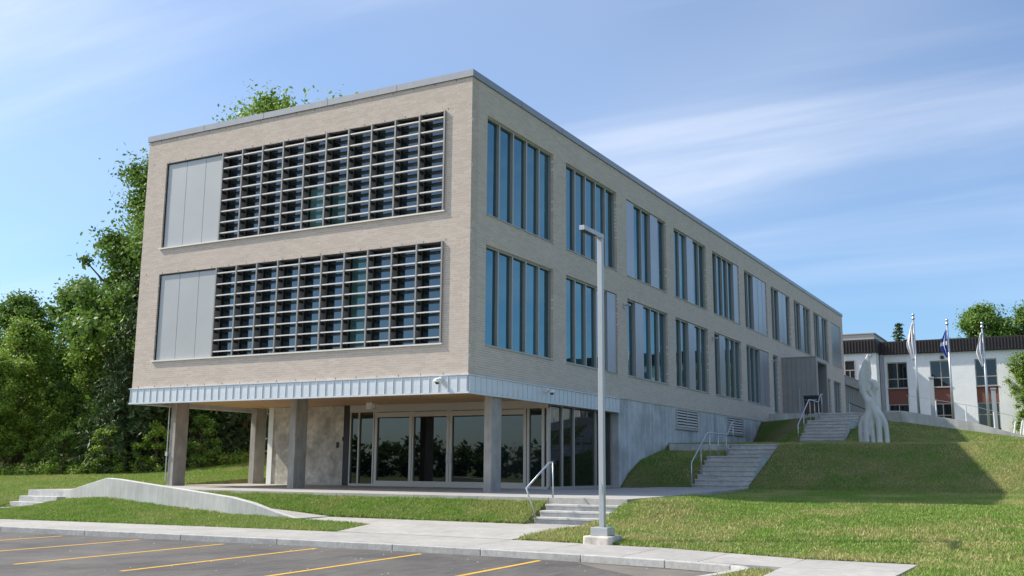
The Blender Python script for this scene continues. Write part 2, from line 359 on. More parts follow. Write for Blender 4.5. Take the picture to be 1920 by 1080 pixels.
# kerb stones
kb = MB().box(0,.01,0,.01,-.3,-.29).build('kerb', MT['kerb']); tag(kb, kind='structure')
kx = [-38,-35,-32,-29,-26,-23,-20,-17,-14,-11,-8.3,-5.4,-2.4,.3,3.3,5.4,7.6,9.3,10.55]
def kstrip(pts, w=.16, z1=0.0):
    for a, b in zip(pts[:-1], pts[1:]):
        a = Vector(a+(0,)); b = Vector(b+(0,)); t = (b-a).normalized(); n = Vector((-t.y, t.x, 0)); g = t*.004
        q = [(a+g), (b-g), (b-g+n*w), (a+g+n*w)]
        MB().prism([(v.x, v.y) for v in q], -.28, z1).build('kerb_stone', MT['kerb'], kb, bevel=.015)
kp = [(x, float(kerb_y(x))) for x in kx] + [(10.78,-9.12),(10.82,-9.4),(10.74,-10.2),(10.52,-11.6),(10.2,-15)]
kstrip(kp)
# sidewalk slabs
sw = MB().box(0,.01,-7,-6.99,-.3,-.29).build('sidewalk', MT['walk']); tag(sw, kind='structure')
sx = [-38,-35.4,-32.8,-30.2,-27.6,-25,-22.4,-19.8,-17.2,-14.6,-12,-9.4,-6.8,-4.2,-1.6,1.0,3.0,4.9,6.6,8.4,9.9,11.4]
def slab(poly, zf=None, parent=sw, name='slab', th=.22, mt='walk'):
    z = zf or (lambda x, y: .004 + .02*(y-float(kerb_y(x)))*.5)
    return MB().prism(poly, lambda x, y: z(x, y)-th, z).build(name, MT[mt], parent, bevel=.006)
for a, b in zip(sx[:-1], sx[1:]):
    a += .006; b -= .006
    slab([(a, float(kerb_y(a))+.165), (b, float(kerb_y(b))+.165), (b, float(back_y(b))), (a, float(back_y(a)))])
slab([(11.41,-7.3),(13.25,-7.3),(13.2,-8.9),(11.38,-8.8)]); slab([(11.38,-8.812),(13.2,-8.912),(13.1,-10.6),(11.46,-10.5)]); slab([(11.46,-10.512),(13.1,-10.612),(12.95,-14),(11.6,-14)])
# walk from sidewalk to the steps and the ramp foot
wz = lambda x, y: .035 + .125*min(1, max(0, (y+6.1)/2.6))
wk = MB().box(2,2.01,-5,-4.99,-.3,-.29).build('walkway', MT['walk']); tag(wk, kind='structure')
slab([(.1,-6.04),(2.5,-6.04),(2.9,-4.2),(-.25,-4.2)], wz, wk); slab([(2.512,-6.04),(4.85,-6.04),(5.15,-4.2),(2.912,-4.2)], wz, wk)
slab([(-2.9,-4.19),(1.1,-4.19),(1.1,-2.6),(-2.9,-2.6)], wz, wk); slab([(1.112,-4.19),(5.2,-4.19),(5.35,-2.2),(3.3,-2.2),(3.3,-2.6),(1.112,-2.6)], wz, wk)
# ramp slabs and landing
for a, b in ((-10.5,-8),(-8,-5.5),(-5.5,-2.912)):
    slab([(a+.006,-3.86),(b-.006,-3.86),(b-.006,-2.6),(a+.006,-2.6)], lambda x, y: float(ramp_z(x))+.01, wk)
slab([(-14.15,-4.0),(-10.506,-3.86),(-10.506,-1.21),(-14.15,-1.21)], lambda x, y: .755, wk)
# terrace
tz = lambda x, y: terr(y)
te = MB().prism([(-15,-1.19),(3.2,-1.19),(5.5,-1.19),(5.5,6.3),(-15,6.3)], .45, lambda x, y: terr(y)-.13).build('terrace', MT['conc']); tag(te, kind='structure')
tx = [-15,-12.2,-9.4,-6.6,-3.8,-1,1.1,3.3,5.55]
for a, b in zip(tx[:-1], tx[1:]):
    slab([(a+.005,-1.22),(b-.005,-1.22),(b-.005,2.3),(a+.005,2.3)], tz, te, mt='walk'); 
    if b < .5: slab([(a+.005,2.312),(b-.005,2.312),(b-.005,6.25),(a+.005,6.25)], tz, te, mt='walk')
slab([(-.995,2.312),(2.9,2.312),(2.9,5.8),(-.995,5.8)], tz, te); slab([(2.912,2.312),(5.5,2.312),(5.3,6.2),(2.912,6.2)], tz, te)
slab([(1.2,5.812),(2.9,5.812),(2.9,11.58),(1.9,11.0),(1.3,8.5)], tz, te); slab([(2.912,6.212),(5.3,6.212),(5.1,9),(2.912,9)], tz, te); slab([(2.912,9.012),(5.1,9.012),(5.02,11.6),(2.912,11.6)], tz, te)
gv = MB()
for _ in range(1500):
    x, y = random.uniform(0,1.9), random.uniform(5.9,11.9)
    if x > 1.15 and y < 11: continue
    s = random.uniform(.015,.035); z = .82+random.uniform(0,.02)
    gv.add([(x-s,y-s*.6,z),(x+s,y-s,z),(x+s*.7,y+s,z),(x-s,y+s*.8,z),(x,y,z+s)], [(0,1,4),(1,2,4),(2,3,4),(3,0,4)])
gv.prism([(-.02,5.9),(1.2,5.9),(1.3,8.5),(1.9,11),(2.8,11.9),(-.02,11.9)], .6, .825)
tag(gv.build('gravel_strip', MT['gravel']), kind='stuff')

# stairs --------------------------------------------------------------------
def stair(name, x0, x1, ysteps, z0, rise, base, label=None):
    """ysteps: y of every nosing; the next one bounds the tread"""
    st = MB().box(x0+.05, x1-.05, ysteps[0]+.1, ysteps[-1]-.05, base-.3, base-.05).build(name, MT['step']); tag(st, kind='structure')
    for i in range(len(ysteps)-1):
        z = z0+rise*(i+1)
        MB().box(x0+.004, x1-.004, ysteps[i]+.03, ysteps[i+1]+.05, base-.1+.001*i, z-.055).box(x0, x1, ysteps[i], ysteps[i+1]+.03, z-.054, z).build('step', MT['step'], st, bevel=.008)
    return st
stair('front_steps', 3.36, 5.42, [-2.18,-1.86,-1.54,-1.215,-1.20], .165, .155, .05)
ys = [11.6+.3*i for i in range(7)] + [16.0,16.3,16.6,17.0]
stair('lower_stairs', 2.87, 5.02, ys, .84, .178, .6)
ys = [22+.32*i for i in range(7)] + [26.0,26.32,26.64,27.0]
stair('upper_stairs', 4.45, 6.42, ys, 2.79, .161, 2.4)
st = MB().box(-14.1,-12.5,-4.9,-4.1,-.3,-.1).build('side_steps', MT['step']); tag(st, kind='structure')
for i, (y, z) in enumerate(((-4.95,.22),(-4.63,.39),(-4.31,.56),(-4.0,.73))):
    MB().box(-14.15,-12.32,y,-3.9+.001*i,-.1,z).build('step', MT['step'], st, bevel=.012)

# low retaining edges beside the stairs
o = MB().box(-.02,2.86,11.78,11.98,.7,1.0).build('retaining_kerb', MT['conc_wall'], bevel=.01); tag(o, 'low grey concrete kerb at foot of dark bank left of lower stairs', 'retaining wall')
o = MB().box(.25,2.86,16.35,16.6,1.9,2.63).build('landing_wall', MT['conc_wall'], bevel=.01); tag(o, 'short concrete wall between grass bank and landing of lower stairs', 'retaining wall')
pm = MB(); pm.prism([(4.4,26.66),(8.3,26.66),(8.3,70),(0.02,70),(.02,34.4),(3.0,34.4)], 3.6, lambda x, y: 4.40+max(0,min(1,(y-27)/7.4))*.42)
tag(pm.build('plaza', MT['walk']), kind='structure')
pw = MB(); pw.prism([(.02,34.2),(3.05,34.2),(4.42,26.9),(4.42,26.66),(4.25,26.66),(2.85,34.05),(.02,34.05)], 3.5, lambda x, y: 4.42+max(0,min(1,(y-27)/7.4))*.42)
tag(pw.build('plaza_edge_wall', MT['conc_wall']), 'grey concrete edge wall of the plaza beside metal clad entrance', 'retaining wall')
# sloping wall right of the plaza
sv = []
top = [(6.45,4.40),(7.46,4.40),(7.9,4.46),(8.44,4.44),(11.49,3.85),(13.29,3.29),(15,2.75)]
m_ = MB()
for (xa, za), (xb, zb) in zip(top[:-1], top[1:]):
    m_.add([(xa,26.8,1.5),(xb,26.8,1.5),(xb,26.8,zb),(xa,26.8,za),(xa,27.05,1.5),(xb,27.05,1.5),(xb,27.05,zb),(xa,27.05,za)], [(0,1,2,3),(3,2,6,7),(5,4,7,6)])
tag(m_.build('sloping_wall', MT['conc_wall']), 'long concrete wall sloping down to the right in front of the flagpoles', 'retaining wall')
# wall of the ramp at the front left
rw = MB(); tp = [(-12.45,.76),(-12.0,.80),(-10.4,1.16),(-9.9,1.13),(-5.3,.69),(-4.5,.55),(-3.6,.31),(-2.95,.17)]
off = [.10,.06,0,0,0,.02,.06,.10]
vs_ = []
for (x, z), f in zip(tp, off):
    vs_ += [(x,-4.1+f,-.2),(x,-4.1+f,z),(x,-3.86+f*.3,z),(x,-3.86+f*.3,-.2)]
fs_ = []
for i in range(len(tp)-1):
    a, b = 4*i, 4*i+4; fs_ += [(a,b,b+1,a+1),(a+1,b+1,b+2,a+2),(a+2,b+2,b+3,a+3)]
fs_ += [(0,1,2,3),tuple(4*(len(tp)-1)+k for k in (3,2,1,0))]
rwo = rw.add(vs_, fs_).build('ramp_wall', MT['conc'], bevel=.012); tag(rwo, 'pale concrete ramp wall rising to a peak beside the parking lot', 'retaining wall')

# ------------------------------------------------------------------ the building
CH = .0741; Z0 = 4.3035
zc_ = lambda n: Z0+CH*n
ZA0, ZA1, ZB0, ZB1, ZT = zc_(13), zc_(56), zc_(69), zc_(113), zc_(126)
W, LEN = 14.33, 56.84
B = empty('office_building', (-7, 20, .8)); tag(B, 'three storey pale brick office building raised on concrete columns with louvred end windows', 'building')
P = 5.74
side_up = [(0.96+P*k, 0.96+P*k+4.7) for k in range(9)] + [(52.75,56.3)]
side_lo = [(0.96+P*k, 0.96+P*k+4.7) for k in range(6)]
extra = [(35.3,36.5,4.95,ZA1),(50.65,51.7,4.9,ZA1-.2),(52.8,55.4,4.9,ZA1-.2)]
s_open = [(a,b,ZB0,ZB1) for a, b in side_up] + [(a,b,ZA0,ZA1) for a, b in side_lo] + extra
f_open = [(-13.34,-.98,ZB0,ZB1), (-13.34,-.98,ZA0,ZA1)]
# mortar-coloured backing walls with the openings left out
def backing(name, u0, u1, opens, box):
    us = sorted({u0, u1, *[o[0] for o in opens], *[o[1] for o in opens]}); zs = sorted({Z0, ZT, *[o[2] for o in opens], *[o[3] for o in opens]})
    m_ = MB()
    for a, b in zip(us[:-1], us[1:]):
        run = None
        for c, d_ in zip(zs[:-1], zs[1:]):
            hole = any(o[0] < (a+b)/2 < o[1] and o[2] < (c+d_)/2 < o[3] for o in opens)
            if hole:
                if run: box(m_, a, b, *run); run = None
            else: run = (run[0] if run else c, d_)
        if run: box(m_, a, b, *run)
    return m_.build(name, MT['mortar'], B)
front_wall = backing('front_wall', -W+.01, -.01, f_open, lambda m_, a, b, c, d_: m_.box(a, b, .003, .40, c, d_))
side_wall = backing('side_wall', .41, LEN, s_open, lambda m_, a, b, c, d_: m_.box(-.30, -.003, a, b, c, d_))
# bricks
BLm = .30
def brick_cells(u0, u1, opens):
    out = []
    for n in range(126):
        z = Z0+CH*n; zm = z+CH/2
        cuts = sorted((o[0]+.004, o[1]-.004) for o in opens if o[2] < zm < o[3])
        segs = []; c = u0
        for a, b in cuts: segs.append((c, a)); c = b
        segs.append((c, u1))
        offs = [0, .15, .07, .22][n % 4] + .04*math.sin(n*1.7)
        for a, b in segs:
            if b-a < .03: continue
            k = math.floor((a-u0-offs)/BLm); x = u0+offs+k*BLm
            while x < b:
                l, r = max(x, a), min(x+BLm, b)
                if r-l > .035: out.append((l+(.006 if l > a+1e-6 else 0), r-(.006 if r < b-1e-6 else 0), z+.0065, z+CH-.0065))
                x += BLm
    return out
def brick_wall(cells, along_x, parent, nsingle):
    A = np.array(cells); full = np.abs((A[:,1]-A[:,0])-(BLm-.012)) < 1e-4
    mid = (A[:,0]+A[:,1])/2
    c3 = np.stack([mid, np.zeros(len(A)), A[:,2]], 1) if along_x else np.stack([np.zeros(len(A)), mid, A[:,2]], 1)
    dist = np.linalg.norm(c3-np.array(CAM), axis=1); dist[~full] = 1e9
    single = np.zeros(len(A), bool); single[np.argsort(dist)[:nsingle]] = True
    # singles: shared mesh
    L_, H_ = BLm-.012, CH-.013
    s = MB()
    if along_x: s.box(0, L_, 0, .11, 0, H_)
    else: s.box(-.11, 0, 0, L_, 0, H_)
    tmp = s.build('brick', MT['brick']); me = tmp.data; bpy.data.objects.remove(tmp)
    po = Vector(WO[parent])
    for c in A[single]:
        pr = random.uniform(0, .0015)
        loc = Vector((c[0], -pr, c[2])) if along_x else Vector((pr, c[0], c[2]))
        piece('brick', me, parent, loc-po)
    R = A[~single]; n = len(R); pr = rng.uniform(0, .0015, n)
    if along_x:
        x0, x1, y0, y1 = R[:,0], R[:,1], -pr, np.full(n, .11)
    else:
        x0, x1, y0, y1 = np.full(n, -.11), pr, R[:,0], R[:,1]
    z0, z1 = R[:,2], R[:,3]
    V = np.stack([np.stack(t, 1) for t in ((x0,y0,z0),(x1,y0,z0),(x1,y1,z0),(x0,y1,z0),(x0,y0,z1),(x1,y0,z1),(x1,y1,z1),(x0,y1,z1))], 1).reshape(-1, 3)
    q = np.array([(0,3,2,1),(4,5,6,7),(0,1,5,4),(1,2,6,5),(2,3,7,6),(3,0,4,7)])
    Fc = (np.arange(n)[:,None,None]*8+q[None]).reshape(-1, 4)
    o = np_mesh('brickwork', V, Fc, MT['brick'], parent=parent, attrs={'tone': np.repeat(rng.uniform(0,1,n), 6)}); o['kind'] = 'stuff'
brick_wall(brick_cells(-W, 0.0, f_open), True, front_wall, 150)
brick_wall([(a,b,c,d_) for a, b, c, d_ in brick_cells(.115, LEN, s_open)], False, side_wall, 150)
# rest of the shell
m_ = MB(); m_.box(-W, -W+.3, .41, LEN, Z0, ZT); m_.box(-W, 0, LEN+.001, LEN+.3, .8, ZT)
m_.build('rear_walls', MT['brick'], B)
MB().box(-W+.31, -.31, .41, LEN, ZT-.5, ZT-.1).build('roof', MT['coping'], B)
MB().box(-W+.32, -.32, .42, LEN-.01, 4.0, Z0+.2).build('floor_slab', MT['conc'], B)
cp = MB(); c0, c1_ = ZT+.003, 13.86
cp.box(-W-.05, .05, -.05, .35, c0, c1_); cp.box(-.35, .05, .351, LEN+.35, c0, c1_); cp.box(-W-.05, -W+.35, .351, LEN+.35, c0, c1_); cp.box(-W+.351, -.351, LEN, LEN+.35, c0, c1_)
cpo = cp.build('coping', MT['coping'], B)
for k in range(1, 5): MB().box(-W*k/5-.004, -W*k/5+.004, -.053, -.049, c0+.005, c1_+.003).build('coping_joint', MT['darkmetal'], cpo)
for k in range(1, 18): MB().box(.049, .053, LEN*k/18-.004, LEN*k/18+.004, c0+.005, c1_+.003).build('coping_joint', MT['darkmetal'], cpo)
wv = MB()
for x in np.arange(-14, -.2, .82): 
    wv.box(x-.006, x+.006, -.0065, .02, Z0+.01, Z0+.065); wv.box(x+.3-.006, x+.3+.006, -.0065, .02, ZT-.075, ZT-.01)
    for zz_ in (ZA1, ZB1): wv.box(x-.006, x+.006, -.0065, .02, zz_+.01, zz_+.065)
wv.build('weep_vents', MT['darkmetal'], front_wall)['kind'] = 'stuff'

# zinc fascia with standing seams --------------------------------------------
fa = MB(); fz0, fz1 = 3.75, 4.30
fa.box(-W, 0, -.03, .02, fz0+.02, fz1-.03); fa.box(-.02, .03, .021, 11.38, fz0+.02, fz1-.03); fa.box(-W-.03, -W+.02, .021, 7.2, fz0+.02, fz1-.03)
fascia = fa.build('fascia', MT['zinc'], B)
tr = MB()
for z0, z1, pr in ((fz1-.03, fz1, .075), (fz0-.02, fz0+.03, .06)):
    tr.box(-W-pr, pr, -pr, .06, z0, z1); tr.box(-.06, pr, .061, 11.40, z0, z1); tr.box(-W-pr, -W+.06, .061, 7.25, z0, z1)
tr.box(-.06,.06,11.385,11.42,fz0+.031,fz1-.031)
tr.build('fascia_trim', MT['zinc'], fascia)
n = 43; wq = (W-.02)/n
s = MB().box(.012, wq-.012, -.012, 0, 0, .46).box(-.010, .010, -.035, 0, 0, .46); t_ = s.build('fascia_panel', MT['zinc']); me = t_.data; bpy.data.objects.remove(t_)
fo = Vector(WO[fascia])
for i in range(n): piece('fascia_panel', me, fascia, Vector((-W+.01+i*wq, -.031, fz0+.035))-fo)
n2 = 34; wq2 = 11.36/n2
s = MB().box(0, .012, .012, wq2-.012, 0, .46).box(0, .035, -.010, .010, 0, .46); t_ = s.build('fascia_panel', MT['zinc']); me = t_.data; bpy.data.objects.remove(t_)
for i in range(n2): piece('fascia_panel', me, fascia, Vector((.031, .02+i*wq2, fz0+.035))-fo)
# soffit boards
sf = MB().box(-W+.03, -.03, .07, 7.2, 3.94, 3.99).build('soffit', MT['wood'], B)
so = Vector(WO[sf])
s = MB().box(0, W-.1, 0, .128, 0, .025); t_ = s.build('soffit_board', MT['wood']); me = t_.data; bpy.data.objects.remove(t_)
for i in range(44): piece('soffit_board', me, sf, Vector((-W+.05, .075+i*.134, 3.905))-so)
s = MB().box(0, 3, 0, .128, 0, .025)
MB().box(-.32,-.03,6.0,11.38,3.80,3.93).build('soffit_edge', MT['champagne'], sf)
# columns
for x, y in ((-13.97,1.6),(-13.97,5.86),(-8.19,1.6),(-.37,1.6)):
    c = MB().box(x, x+.27, y, y+.62, .5, 3.90).build('column', MT['conc_col'], B, bevel=.012)
    MB().box(x-.003, x+.273, y-.003, y+.623, 3.16, 3.165).build('pour_joint', MT['conc_col'], c)
cd_ = MB().tube([(-14.03,1.56,1.0),(-14.03,1.56,3.9)], .018); cd_.box(-14.08,-13.98,1.53,1.6,1.9,2.05)
cd_.build('conduit', MT['galv'], B)
# ground floor walls
MB().box(-12.85,-9.2,6.0,6.3,.5,3.90).build('concrete_wall', MT['conc_warm'], B)
MB().box(-13.1,-12.852,5.95,6.35,.6,3.90).build('white_end_panel', MT['white'], B)
MB().box(-12.85,-12.55,6.301,50,.5,3.98).build('rear_concrete_wall', MT['conc_warm'], B)
cw = MB().box(-.33,-.03,11.45,36.9,.4,4.30).build('side_concrete_wall', MT['conc_wall'], B)
jm = MB()
for k in range(1, 21): jm.box(-.031,-.0285, 11.45+1.22*k-.005, 11.45+1.22*k+.005, .6, 4.28)
jm.build('formwork_joints', mat('joint_shade', (.20,.20,.205), .9), cw)
th = MB()
for k in range(42):
    for z in (1.2,1.9,2.6,3.3,4.0): th.box(-.031,-.027, 11.75+.61*k-.014, 11.75+.61*k+.014, z-.014, z+.014)
th.build('tie_holes', MT['darkmetal'], cw)
eb = MB().box(-9.32,-9.28,5.965,5.999,2.55,2.7).box(-9.6,-9.5,5.965,5.999,2.28,2.5)
eb.build('wall_box', MT['darkmetal'], B); MB().lathe((0,0,0), [(.001,0),(.09,0),(.09,.06),(.03,.1)], 12)
# shopfront ---------------------------------------------------------------
YG = 5.9
sfr = MB()
def vbar(m_, x0, x1, d0=.0, d1=.12, z0=None, z1=3.87, mi=0): m_.box(x0, x1, YG-d0, YG+d1, z0 if z0 else .84, z1, mi)
for x0, x1 in ((-8.9,-8.85),(-8.5,-8.44),(-7.80,-7.74),(-7.71,-7.60),(-6.12,-6.01),(-5.985,-5.93),(-4.47,-4.36),(-4.345,-4.235),(-2.74,-2.69),(-2.675,-2.57),(-1.28,-1.17),(-1.14,-1.05),(-.56,-.46),(-.37,-.29)):
    vbar(sfr, x0, x1, .02)
sfr.box(-8.9,-.29,YG-.04,YG+.12,3.62,3.90); sfr.box(-7.71,-1.17,YG-.03,YG+.12,3.42,3.60); sfr.box(-8.85,-.29,YG-.035,YG+.12,.835,.93)
sfr.box(-7.6,-1.28,YG-.027,YG+.11,.93,1.05)
# side glazing frame (plane x=-.3)
for y in (5.98,6.98,7.93,9.86,10.2,11.4): sfr.box(-.40,-.28,y-.035,y+.035,.86,3.80)
sfr.box(-.40,-.275,6.02,11.44,.80,.93); sfr.box(-.40,-.27,6.02,11.44,3.72,3.80)
shop = sfr.build('shopfront', MT['champagne'], B)
for x0, x1, z1 in ((-8.85,-8.5,3.62),(-8.44,-7.80,3.62),(-7.6,-6.12,3.42),(-5.93,-4.47,3.42),(-4.235,-2.74,3.42),(-2.57,-1.28,3.42),(-1.05,-.56,3.62),(-.46,-.37,3.62)):
    MB().box(x0, x1, YG+.05, YG+.07, .93, z1).build('pane', MT['glass_dark'], shop)
for a, b in ((6.015,6.945),(7.015,7.895),(7.965,9.825),(9.895,10.165),(10.235,11.365)):
    MB().box(-.36,-.345,a,b,.93,3.72).build('pane', MT['glass_dark'], shop)
MB().box(-9.2,-8.9,YG-.02,YG+.1,.84,3.9).build('dark_panel', MT['darkmetal'], shop)
for x in (-4.42,-4.29):
    MB().tube([(x,YG-.02,1.75),(x,YG-.09,1.75),(x,YG-.09,2.05),(x,YG-.02,2.05)], .012).build('door_handle', MT['galv'], shop)
# dark ground floor core so nothing shows through gaps
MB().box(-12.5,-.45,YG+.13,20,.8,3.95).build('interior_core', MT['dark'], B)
MB().box(-7.26,-7.0,4.7,4.95,3.66,3.90).box(-7.0,-6.93,4.78,4.86,3.72,3.84).build('soffit_light', MT['white'], B)
# security cameras
for k, (p, ax_) in enumerate((((-.92,-.06,4.12),0),((.06,5.04,4.12),1))):
    m_ = MB()
    dx, dy = (0,-1) if ax_ == 0 else (1,0)
    x, y, z = p
    m_.tube([(x,y,z+.05),(x+dx*.16,y+dy*.16,z+.05)], .035); m_.lathe((x+dx*.2,y+dy*.2,z-.06), [(.03,.13),(.10,.10),(.115,.03),(.08,0)], 12)
    m_.box(x-.05+min(dx,0)*.03, x+.05, y-.05, y+.05+0, z-.02, z+.12)
    co = m_.build('security_camera', MT['white'], B); MB().lathe((x+dx*.2,y+dy*.2,z-.12), [(.02,0),(.055,.025),(.07,.06)], 12).build('camera_dome', MT['darkmetal'], co)
# side windows -------------------------------------------------------------
def side_window(y0, y1, z0, z1, pat):
    n = len(pat); wb = (y1-y0)/n; fr = MB()
    fr.box(-.22,-.09, y0+.005, y0+.06, z0+.005, z1-.005); fr.box(-.22,-.09, y1-.06, y1-.005, z0+.005, z1-.005)
    fr.box(-.22,-.088, y0+.06, y1-.06, z0+.005, z0+.06); fr.box(-.22,-.088, y0+.06, y1-.06, z1-.06, z1-.005)
    w_ = fr.build('window', MT['frame'], B)
    MB().box(-.11, .035, y0-.0, y1+.0, z0-.028, z0+.003).build('sill', MT['frame'], w_)
    for i in range(1, n):
        if pat[i] == 'P' and pat[i-1] == 'P': continue
        y = y0+wb*i
        MB().box(-.22,-.085, y-.04, y+.04, z0+.06, z1-.06).build('mullion', MT['frame'], w_)
    for i, c in enumerate(pat):
        a, b = y0+wb*i+.045, y0+wb*(i+1)-.045
        if i == 0: a += .015
        if i == n-1: b -= .015
        if c == 'G':
            t1, t2 = random.uniform(-.006,.006), random.uniform(-.004,.004)
            MB().add([(-.20,a,z0+.06),(-.185+t1,a,z0+.06),(-.185-t1,b,z0+.06),(-.20,b,z0+.06),(-.20,a,z1-.06),(-.185+t1+t2,a,z1-.06),(-.185-t1+t2,b,z1-.06),(-.20,b,z1-.06)],[(0,1,2,3)[::-1],(4,5,6,7),(0,1,5,4),(1,2,6,5),(2,3,7,6),(3,0,4,7)]).build('pane', MT['glass'], w_)
        else:
            if i+1 < n and pat[i+1] == 'P': b += .08
            MB().box(-.12,-.045, a-.03, b+.03, z0+.03, z1-.03).build('metal_panel', MT['alu_side'], w_)
    return w_
up = ['GGGGG','GGGGG','PGGPG','GGPGG','GGGGP','GGPPP','GGPPG','GGPGG','GGPGG','PPP']
for (a, b), p_ in zip(side_up, up): side_window(a, b, ZB0, ZB1, p_)
for (a, b), p_ in zip(side_lo, ['GGGGG','GGGGP','GPGGG','GGPGG','GPGGG','GGGPP']): side_window(a, b, ZA0, ZA1, p_)
side_window(*extra[0], 'G'); side_window(*extra[1], 'G'); side_window(*extra[2], 'GGG')
for y, z in ((12.08,8.07),(23.61,8.05),(35.25,8.04)):
    MB().box(0,.05,y-.09,y+.09,z-.1,z+.1).box(.05,.26,y-.07,y+.07,z+.0,z+.06).build('wall_light', MT['lamp'], B)
# louvre vents in the concrete base
for y0, y1 in ((18.02,20.98),(25.7,28.5)):
    fr = MB(); z0, z1 = 3.38, 4.26
    fr.box(-.028,.03,y0,y0+.07,z0,z1).box(-.028,.03,y1-.07,y1,z0,z1).box(-.028,.03,y0+.07,y1-.07,z0,z0+.06).box(-.028,.03,y0+.07,y1-.07,z1-.05,z1).box(-.028,.028,(y0+y1)/2-.04,(y0+y1)/2+.04,z0+.06,z1-.05)
    fr.box(-.028,.06,y0-.05,y1+.05,z0-.04,z0-.001)
    v_ = fr.build('vent_louver', MT['champagne'], B)
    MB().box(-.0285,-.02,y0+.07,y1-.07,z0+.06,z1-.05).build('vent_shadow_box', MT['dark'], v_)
    for i in range(6):
        z = z0+.075+i*.128
        for ya, yb in ((y0+.07,(y0+y1)/2-.04),((y0+y1)/2+.04,y1-.07)):
            MB().add([(-.018,ya,z+.085),(-.018,yb,z+.085),(.026,yb,z),(.026,ya,z),(-.018,ya,z+.095),(-.018,yb,z+.095),(.03,yb,z+.012),(.03,ya,z+.012)],[(0,1,2,3),(7,6,5,4),(3,2,6,7),(0,3,7,4),(1,5,6,2),(0,4,5,1)]).build('blade', MT['champagne'], v_)
# front louvred windows ------------------------------------------------------
bx = [-10.42+.944*i for i in range(11)]
t_ = MB().box(0,.02,0,.2,0,.09).build('blade_bracket', MT['darkmetal']); BKM = t_.data; bpy.data.objects.remove(t_)
for wi, (z0, z1) in enumerate(((ZB0, ZB1), (ZA0, ZA1))):
    fr = MB()
    fr.box(-13.34,-.98,.36,.42,z0,z1)                                              # back of the recess
    fr.box(-13.335,-13.28,.06,.36,z0,z1); fr.box(-1.035,-.985,-.04,.36,z0,z1); fr.box(-13.28,-1.035,.05,.36,z1-.05,z1-.003)
    fw = fr.build('louvred_window', MT['darkmetal'], B)
    MB().box(-13.40,-.92,-.07,.06,z0-.035,z0+.012).build('sill', MT['louver'], fw)
    for i in range(3):
        a = -13.28+.953*i
        MB().box(a+.006, a+.947, .07, .12, z0+.013, z1-.05).build('metal_panel', MT['alu_panel'], fw, bevel=.006)
    for i, x in enumerate(bx):
        f_ = MB().box(x-.027, x+.027, -.07, -.045, z0+.02, z1-.01)
        f_.box(x-.02, x+.02, -.044, .24, z0+.02, z1-.01)
        f_.build('fin', [MT['fin']], fw)
    for i in range(10):
        a, b = bx[i]+.05, bx[i+1]-.05
        teal = (wi == 0 and i in (4,5)) or (wi == 1 and i == 6)
        if teal:
            zs_ = z0+1.45 if wi == 0 else z1-.06
            if wi == 0: MB().box(a+.02,b-.02,.30,.315,zs_,z1-.05).build('pane', MT['glass_front'], fw)
            MB().box(a+.02,b-.02,.30,.315,z0+.02,zs_-.001).build('pane', MT['glass_teal'], fw)
        else: MB().box(a+.02,b-.02,.30,.315,z0+.02,z1-.05).build('pane', MT['glass_front'], fw)
        MB().box(bx[i]-.04, bx[i]+.04, .27, .34, z0+.02, z1-.05).build('mullion', MT['darkmetal'], fw)
        for k in range(8):
            z = z1-.24-k*.3965
            MB().add([(bx[i]+.03,-.055,z),(bx[i+1]-.03,-.055,z),(bx[i+1]-.03,.14,z+.03),(bx[i]+.03,.14,z+.03),
                      (bx[i]+.03,-.055,z+.038),(bx[i+1]-.03,-.055,z+.038),(bx[i+1]-.03,.14,z+.06),(bx[i]+.03,.14,z+.06)],
                     [(0,1,5,4),(4,5,6,7),(3,2,1,0),(2,3,7,6),(0,4,7,3),(1,2,6,5)]).build('louver_blade', MT['louver'], fw)
        for k in range(8):
            piece('blade_bracket', BKM, fw, Vector((bx[i]+.024, -.02, z1-.35-k*.3965))-Vector(WO[fw]))
# entrance box -------------------------------------------------------------
ve = MB(); vz0, vz1 = 4.82, 8.40
ve.box(.0,2.05,37.35,37.55,vz0,vz1); ve.box(0,2.1,37.551,40.4,vz1-.25,vz1); ve.box(0,2.05,40.2,40.4,vz0,vz1-.251)
veo = ve.build('entrance_box', MT['vest'], B)
for i in range(7):
    a = .02+i*.29
    MB().box(a+.008,a+.282,37.32,37.349,vz0+.02,vz1-.03).build('cladding_panel', MT['vest'], veo)
MB().box(-.01,2.14,37.28,37.6,vz1,vz1+.05).build('cladding_trim', MT['frame'], veo)
MB().box(2.06,2.14,37.30,37.55,vz0,vz1).box(2.06,2.13,40.2,40.42,vz0,vz1).box(2.1,2.14,37.56,40.19,vz1-.2,vz1).build('portal_frame', MT['frame'], veo)
MB().box(.3,.4,37.6,40.19,vz0,vz1-.26).build('entrance_door', MT['glass_dark'], veo)
MB().box(1.0,1.04,37.28,37.319,vz0+.0,vz0+1.7).build('wall_rail', MT['galv'], veo)

